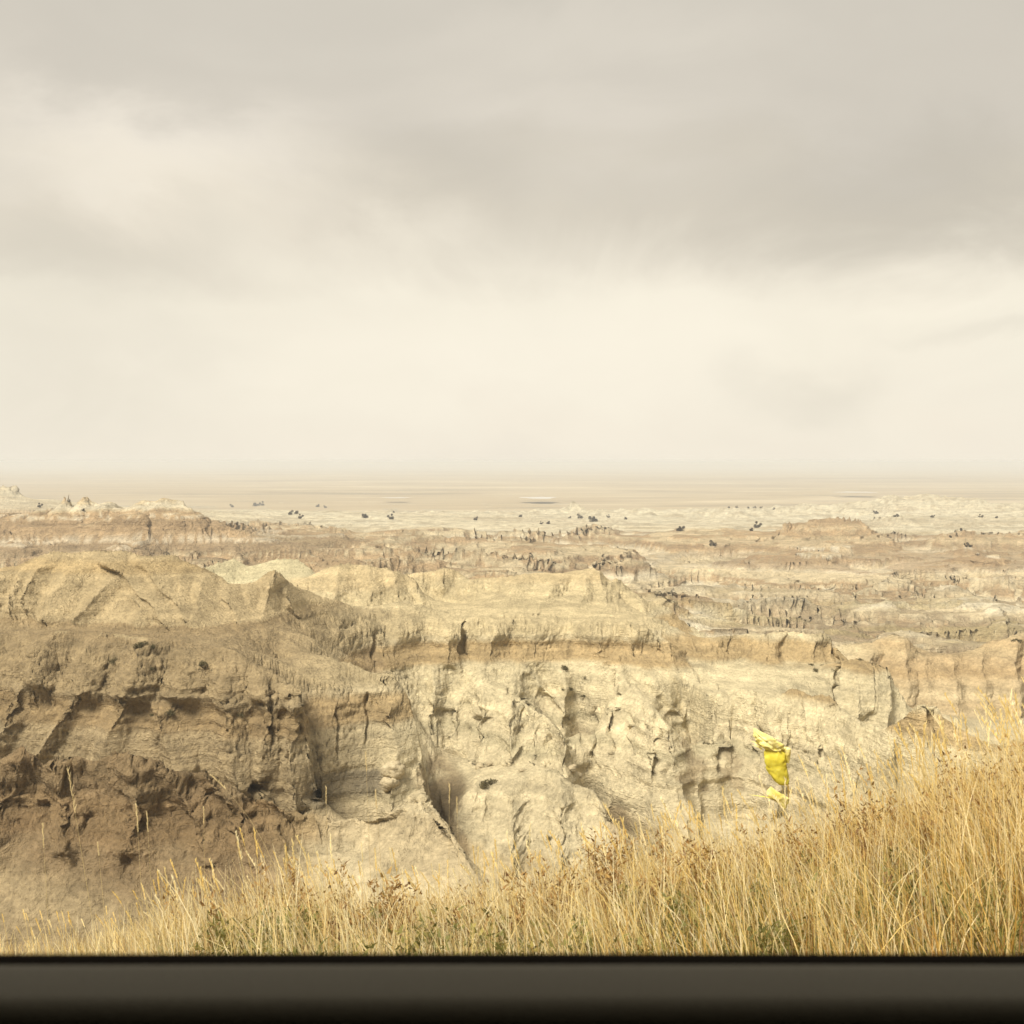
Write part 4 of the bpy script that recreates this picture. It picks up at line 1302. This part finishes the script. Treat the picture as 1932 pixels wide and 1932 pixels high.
SH = [clump_mesh('shrub', 1100, 400 + i, M_SHRUB) for i in range(4)]
JU = [clump_mesh('crown', 1600, 420 + i, M_JUN, 1.1) for i in range(4)]
TR = stick_mesh('trunk', .6, .09)
SHRUBS = [  # column, row of the foot, radius px, label
    (265, 1216, 17, 'round dark green shrub on the rim of the left cap rock'),
    (290, 1222, 9, 'small dark shrub right beside the round shrub on the cap rock rim'),
    (383, 1252, 14, 'dark shrub in the notch at the right of the left cap rock'),
    (211, 1248, 11, 'dark shrub growing in a hollow of the knobby cap rock'),
    (287, 1262, 8, 'thin dark shrub hanging in a crevice of the cap rock'),
    (322, 1345, 13, 'dark shrub on the bare ledge halfway down the left cliff'),
    (287, 1350, 8, 'faint grey shrub left of the one on the bare ledge'),
    (452, 1350, 9, 'small shrub low on the right side of the left cliff'),
    (1062, 1260, 11, 'largest dark shrub under the brown band of the centre cliff'),
    (1075, 1300, 8, 'low shrub in the row below the largest one on the centre cliff'),
    (1104, 1314, 8, 'lone shrub right of the row on the centre cliff'),
    (1104, 1280, 5, 'tiny shrub between the largest one and the lone one on the centre cliff'),
    (1063, 1302, 6, 'tiny shrub at the left end of the row on the centre cliff'),
    (1538, 1266, 8, 'dark shrub left of the long crack in the right hand shelf'),
    (1552, 1256, 6, 'second small shrub left of the long crack'),
    (1573, 1268, 7, 'dark shrub growing in the long crack of the right hand shelf'),
    (1530, 1252, 5, 'tiny shrub farthest left of the long crack'),
    (1622, 1244, 7, 'shrub on top of the blocky rim right of the long crack'),
    (920, 1480, 22, 'olive brush patch at the top of the low rounded rock mass'),
    (1037, 1582, 9, 'dark brown shrub low on the smooth rounded rock face'),
    (1918, 1212, 14, 'dark bush near the right edge on the orange hill'),
]
for i, (px, py, rp, lab) in enumerate(SHRUBS):
    p = ground_seen(px, py)
    o = link('shrub', SH[i % 4])
    s = rp / F_PX * p.y / 0.95
    o.scale = (s, s, s * .85)
    o.rotation_euler = (0, 0, i * 1.7)
    o.location = p + Vector((0, -0.1 * s, -0.25 * s))
    tag(o, lab, 'shrub', 'shrubs growing on the cliffs')

TREES = [(76, 958, 6, 'dark round juniper left of the stepped butte'), (158, 964, 4, 'pale speck of a juniper right of the dark round one at left'), (438, 957, 5, 'flat dark juniper on the skyline right of the stepped butte'),
         (480, 953, 6, 'wide low juniper clump on the skyline, left of centre'), (494, 953, 6, 'second juniper of the wide clump on the skyline, left of centre'), (487, 953, 4, 'low middle juniper of the wide clump on the skyline'), (548, 970, 6, 'dark juniper, left one of the close trio'), (560, 968, 5, 'dark juniper, middle one of the close trio'),
         (568, 976, 6, 'dark juniper, right one of the close trio'), (600, 956, 5, 'round dark juniper on the skyline right of the trio'), (614, 957, 4, 'small juniper just right of the round one on the skyline'), (688, 976, 7, 'broad dark juniper in a pale notch'),
         (738, 978, 7, 'brown slanting juniper right of the broad one'), (743, 965, 3, 'tiny juniper above the brown slanting one'), (897, 980, 5, 'small brown juniper near the middle'), (983, 974, 4, 'tiny juniper left of the pale pond'), (1022, 987, 4, 'small dark juniper below the pale pond, left of two'), (1035, 988, 5, 'small dark juniper below the pale pond, right of two'),
         (1095, 976, 6, 'dark juniper at the foot of the pale spire'), (1118, 983, 9, 'largest dark juniper right of the pale spire'), (1147, 975, 4, 'small juniper right of the largest dark one'), (1180, 978, 4, 'tiny juniper farther right of the largest dark one'), (1075, 976, 3, 'tiny juniper left of the foot of the pale spire'), (1285, 1000, 8, 'brown juniper on a small ridge right of centre'),
         (1430, 994, 8, 'dark leaning juniper left of the orange butte'), (1418, 1000, 5, 'small juniper under the dark leaning one'), (1345, 1030, 7, 'low grey green juniper mound'), (1652, 970, 5, 'dark juniper at the foot of the skyline butte'), (1810, 1010, 9, 'tall dark juniper in the grey cliff at right'),
         (1793, 1016, 4, 'small juniper beside the tall one in the grey cliff'), (1690, 974, 4, 'tiny juniper below the left end of the skyline butte'), (1760, 976, 4, 'tiny juniper below the middle of the skyline butte'), (1850, 976, 5, 'small juniper below the right end of the skyline butte'), (1880, 978, 4, 'tiny juniper at the far right under the skyline'), (1830, 1030, 6, 'left juniper of the low pair under the grey cliff at right'), (1850, 1026, 6, 'right juniper of the low pair under the grey cliff at right'), (1390, 958, 3, ''), (1412, 958, 3, ''), (1424, 958, 3, ''), (1436, 958, 3, ''), (1460, 960, 3, ''), (1375, 957, 3, '')]
for i, (px, py, rp, lab) in enumerate(TREES):
    p = ground_seen(px, py, 2.5)
    s = rp / F_PX * p.y / 0.85
    r_ = empty('juniper_tree', p)
    r_.scale = (s, s, s)
    r_.rotation_euler = (0, 0, i * 2.3)
    cr = link('crown', JU[i % 4], r_)
    tk = link('trunk', TR, r_)
    tag(r_, lab or 'tiny dark tree in the straggling row out on the flat plain', 'tree', 'junipers on the far badlands')

M_STONE, n, b = new_mat('pale_boulder', 0.95, 0.1)
tc = n.n('ShaderNodeTexCoord')
nn = n.noise(tc.outputs['Object'], 2.5, 7, 0.65)
n.l(n.ramp(nn.outputs[0], [(0.3, (.36, .29, .18)), (0.6, (.54, .46, .30)), (0.75, (.62, .54, .38))]), b.inputs['Base Color'])
bp = n.n('ShaderNodeBump')
bp.inputs['Distance'].default_value = 0.25
n.l(nn.outputs[0], bp.inputs['Height'])
n.l(bp.outputs[0], b.inputs['Normal'])


def boulder_mesh(seed):
    nr, ns = 22, 30
    th, ph = np.meshgrid(np.linspace(0.02, math.pi - .02, nr), np.linspace(0, 2 * math.pi, ns, endpoint=False), indexing='ij')
    d = np.stack([np.sin(th) * np.cos(ph), np.sin(th) * np.sin(ph), np.cos(th)], 2)
    e, idd = voro(d[..., 0] * 1.3 + seed, d[..., 1] * 1.3, d[..., 2] * 1.3, seed)
    r = 1 + .28 * fbm(d[..., 0] * 1.4, d[..., 1] * 1.4 + seed, d[..., 2] * 1.4, seed, 4) - .16 * (1 - sstep(0, .15, e)) + .22 * (idd - .5)
    v = (d * r[..., None]).reshape(-1, 3)
    f = [(i * ns + j, (i + 1) * ns + j, (i + 1) * ns + (j + 1) % ns, i * ns + (j + 1) % ns) for i in range(nr - 1) for j in range(ns)]
    return np_mesh('boulder', v, np.array(f), M_STONE)


for i, (px, py, rx, rz, lab) in enumerate([
        (742, 1452, 22, 17, 'large pale rock knob at the foot of the cliff right of the grey shale'), (736, 1478, 20, 14, 'lower half of the stacked pale rocks right of the grey shale'),
        (906, 1446, 10, 8, 'pale boulder below the long dark crack in the centre cliff'), (925, 1442, 8, 6, 'smaller boulder beside the one below the long dark crack'),
        (1078, 1450, 11, 8, 'pale boulder on the shoulder of the smooth rounded rock mass'), (1094, 1460, 8, 6, 'small boulder right of the one on the rounded rock shoulder'),
        (985, 1454, 8, 5, 'flat boulder at the left end of the rounded rock shoulder')]):
    p = ground_seen(px, py)
    o = link('boulder', boulder_mesh(500 + i * 9))
    o.scale = (rx / F_PX * p.y, (rx + rz) * .5 / F_PX * p.y, rz / F_PX * p.y)
    o.rotation_euler = (0, 0, i * 1.1)
    o.location = p
    tag(o, lab, 'boulder', 'pale boulders at the foot of the cliffs')

# ------------------------------------------------------------------ the car the picture is taken from
M_TRIM, n, b = new_mat('door_trim_plastic', 0.6, 0.22)
tc = n.n('ShaderNodeTexCoord')
nn = n.noise(tc.outputs['Object'], 700, 3, 0.6)
n.l(n.ramp(nn.outputs[0], [(0.3, (.090, .078, .050)), (0.7, (.130, .113, .074))]), b.inputs['Base Color'])
bp = n.n('ShaderNodeBump')
bp.inputs['Strength'].default_value = 0.25
bp.inputs['Distance'].default_value = 0.0006
n.l(nn.outputs[0], bp.inputs['Height'])
n.l(bp.outputs[0], b.inputs['Normal'])
M_RUB, n, b = new_mat('black_rubber', 1.0, 0.0)
b.inputs['Base Color'].default_value = (.026, .022, .018, 1)
M_LINER, n, b = new_mat('headliner_cloth', 0.95, 0.1)
b.inputs['Base Color'].default_value = (.05, .048, .042, 1)
M_PAINT, n, b = new_mat('car_paint', 0.3, 0.5)
b.inputs['Base Color'].default_value = (.06, .06, .065, 1)


def extrude(name, prof_, x0, x1, mat, parent, nx=24, sag=0.0, closed=True):
    xs_ = np.linspace(x0, x1, nx)
    k = len(prof_)
    v = np.array([(x, py_ , pz + sag * (x / max(abs(x0), abs(x1))) ** 2) for x in xs_ for (py_, pz) in prof_])
    f = []
    kk = k if closed else k - 1
    for i in range(nx - 1):
        for j in range(kk):
            f.append((i * k + j, (i + 1) * k + j, (i + 1) * k + (j + 1) % k, i * k + (j + 1) % k))
    me = np_mesh(name, v, np.array(f), mat)
    return link(name, me, parent)


car = empty('car', (0, 0, -1.62))
tag(car, 'dark car interior, its door trim below the side window', 'car')


def cz(p):
    return [(y, z + 1.62 + (HOR - 860) / F_PX * 0.45) for y, z in p]


rc, rad = (0.4225, -0.2168), 0.0090
arc = [(rc[0] + rad * math.cos(a), rc[1] + rad * math.sin(a)) for a in np.linspace(math.pi / 2, math.pi, 10)]
door = extrude('door_trim', cz([(0.456, -.30), (0.4535, -.2103), (0.4505, -.2088), (0.445, -.2081)] + arc + [(.410, -.25), (.402, -.36), (.36, -.44), (.36, -.52), (.41, -.60), (.41, -.95)]), -.75, .75, M_TRIM, car, 40, -0.002, False)
sl_ = [(0.478 + .0085 * math.cos(a), -.2256 + .0085 * math.sin(a)) for a in np.linspace(0, 2 * math.pi, 14, endpoint=False)]
extrude('window_seal', cz([(y, z + .0) for y, z in sl_]), -.75, .75, M_RUB, door, 40, -0.002)
extrude('door_skin', cz([(.50, -.235), (.545, -.30), (.575, -.55), (.56, -.95), (.54, -1.2)]), -.75, .75, M_PAINT, car, 12, 0, False)
extrude('roof', cz([(.40, .30), (.30, .40), (0, .46), (-.6, .46), (-1.0, .40), (-1.0, .38), (-.6, .44), (0, .44), (.29, .38), (.385, .29)]), -1.1, 1.1, M_LINER, car, 6)
for sx in (-1, 1):
    x0 = sx * .40
    extrude('pillar', cz([(.49, -.24), (.40, .30), (.34, .30), (.43, -.24)]), min(x0, x0 + sx * .14), max(x0, x0 + sx * .14), M_LINER, car, 2)
extrude('far_side', cz([(-1.05, .40), (-1.12, -.3), (-1.12, -1.3), (-1.10, -1.3), (-1.10, -.3), (-1.03, .40)]), -1.1, 1.1, M_LINER, car, 2)
extrude('cabin_floor', cz([(.5, -1.2), (-1.1, -1.2), (-1.1, -1.24), (.5, -1.24)]), -1.1, 1.1, M_LINER, car, 2)
for nm, x0 in (('front_end_blocker', 1.1), ('rear_end_blocker', -1.14)):  # added unseen boards that shut the cabin ends and keep the sill dark
    extrude(nm, cz([(.52, -1.2), (.50, .10), (.40, .30), (-1.0, .38), (-1.1, -1.2)]), x0, x0 + .04, M_LINER, car, 2)
    xe = x0 + .04 if x0 > 0 else x0
    me = bpy.data.meshes.new('blocker_board')
    me.from_pydata([(x0 + .02, y, z) for y, z in cz([(.52, -1.2), (.50, .10), (.40, .30), (-1.0, .38), (-1.1, -1.2)])], [], [[0, 1, 2, 3, 4]])
    me.materials.append(M_LINER)
    link('blocker_board', me, car)
extrude('seat', cz([(.30, -.75), (.32, -.85), (.30, -1.19), (-.9, -1.19), (-.9, -.75), (-.3, -.70)]), -.62, .25, M_LINER, car, 4)

# ------------------------------------------------------------------ haze
hz = bpy.data.materials.new('haze')
hz.use_nodes = True
hz.node_tree.nodes.clear()
h = NT(hz.node_tree)
pv = h.n('ShaderNodeVolumePrincipled')
pv.inputs['Color'].default_value = (.735, .768, .80, 1)
pv.inputs['Density'].default_value = 1 / 4000
oo = h.n('ShaderNodeOutputMaterial')
h.l(pv.outputs[0], oo.inputs['Volume'])
x1_, ya_, yb_, za_, zb_ = 105000, -60, 95000, -92, 1.2
hv = [(x, y, z) for x in (-x1_, x1_) for y in (ya_, yb_) for z in (za_, zb_)]
hf = [(0, 1, 3, 2), (4, 6, 7, 5), (0, 4, 5, 1), (2, 3, 7, 6), (0, 2, 6, 4), (1, 5, 7, 3)]
me = bpy.data.meshes.new('haze')
me.from_pydata(hv, [], hf)
me.materials.append(hz)
tag(link('haze', me), kind='stuff')
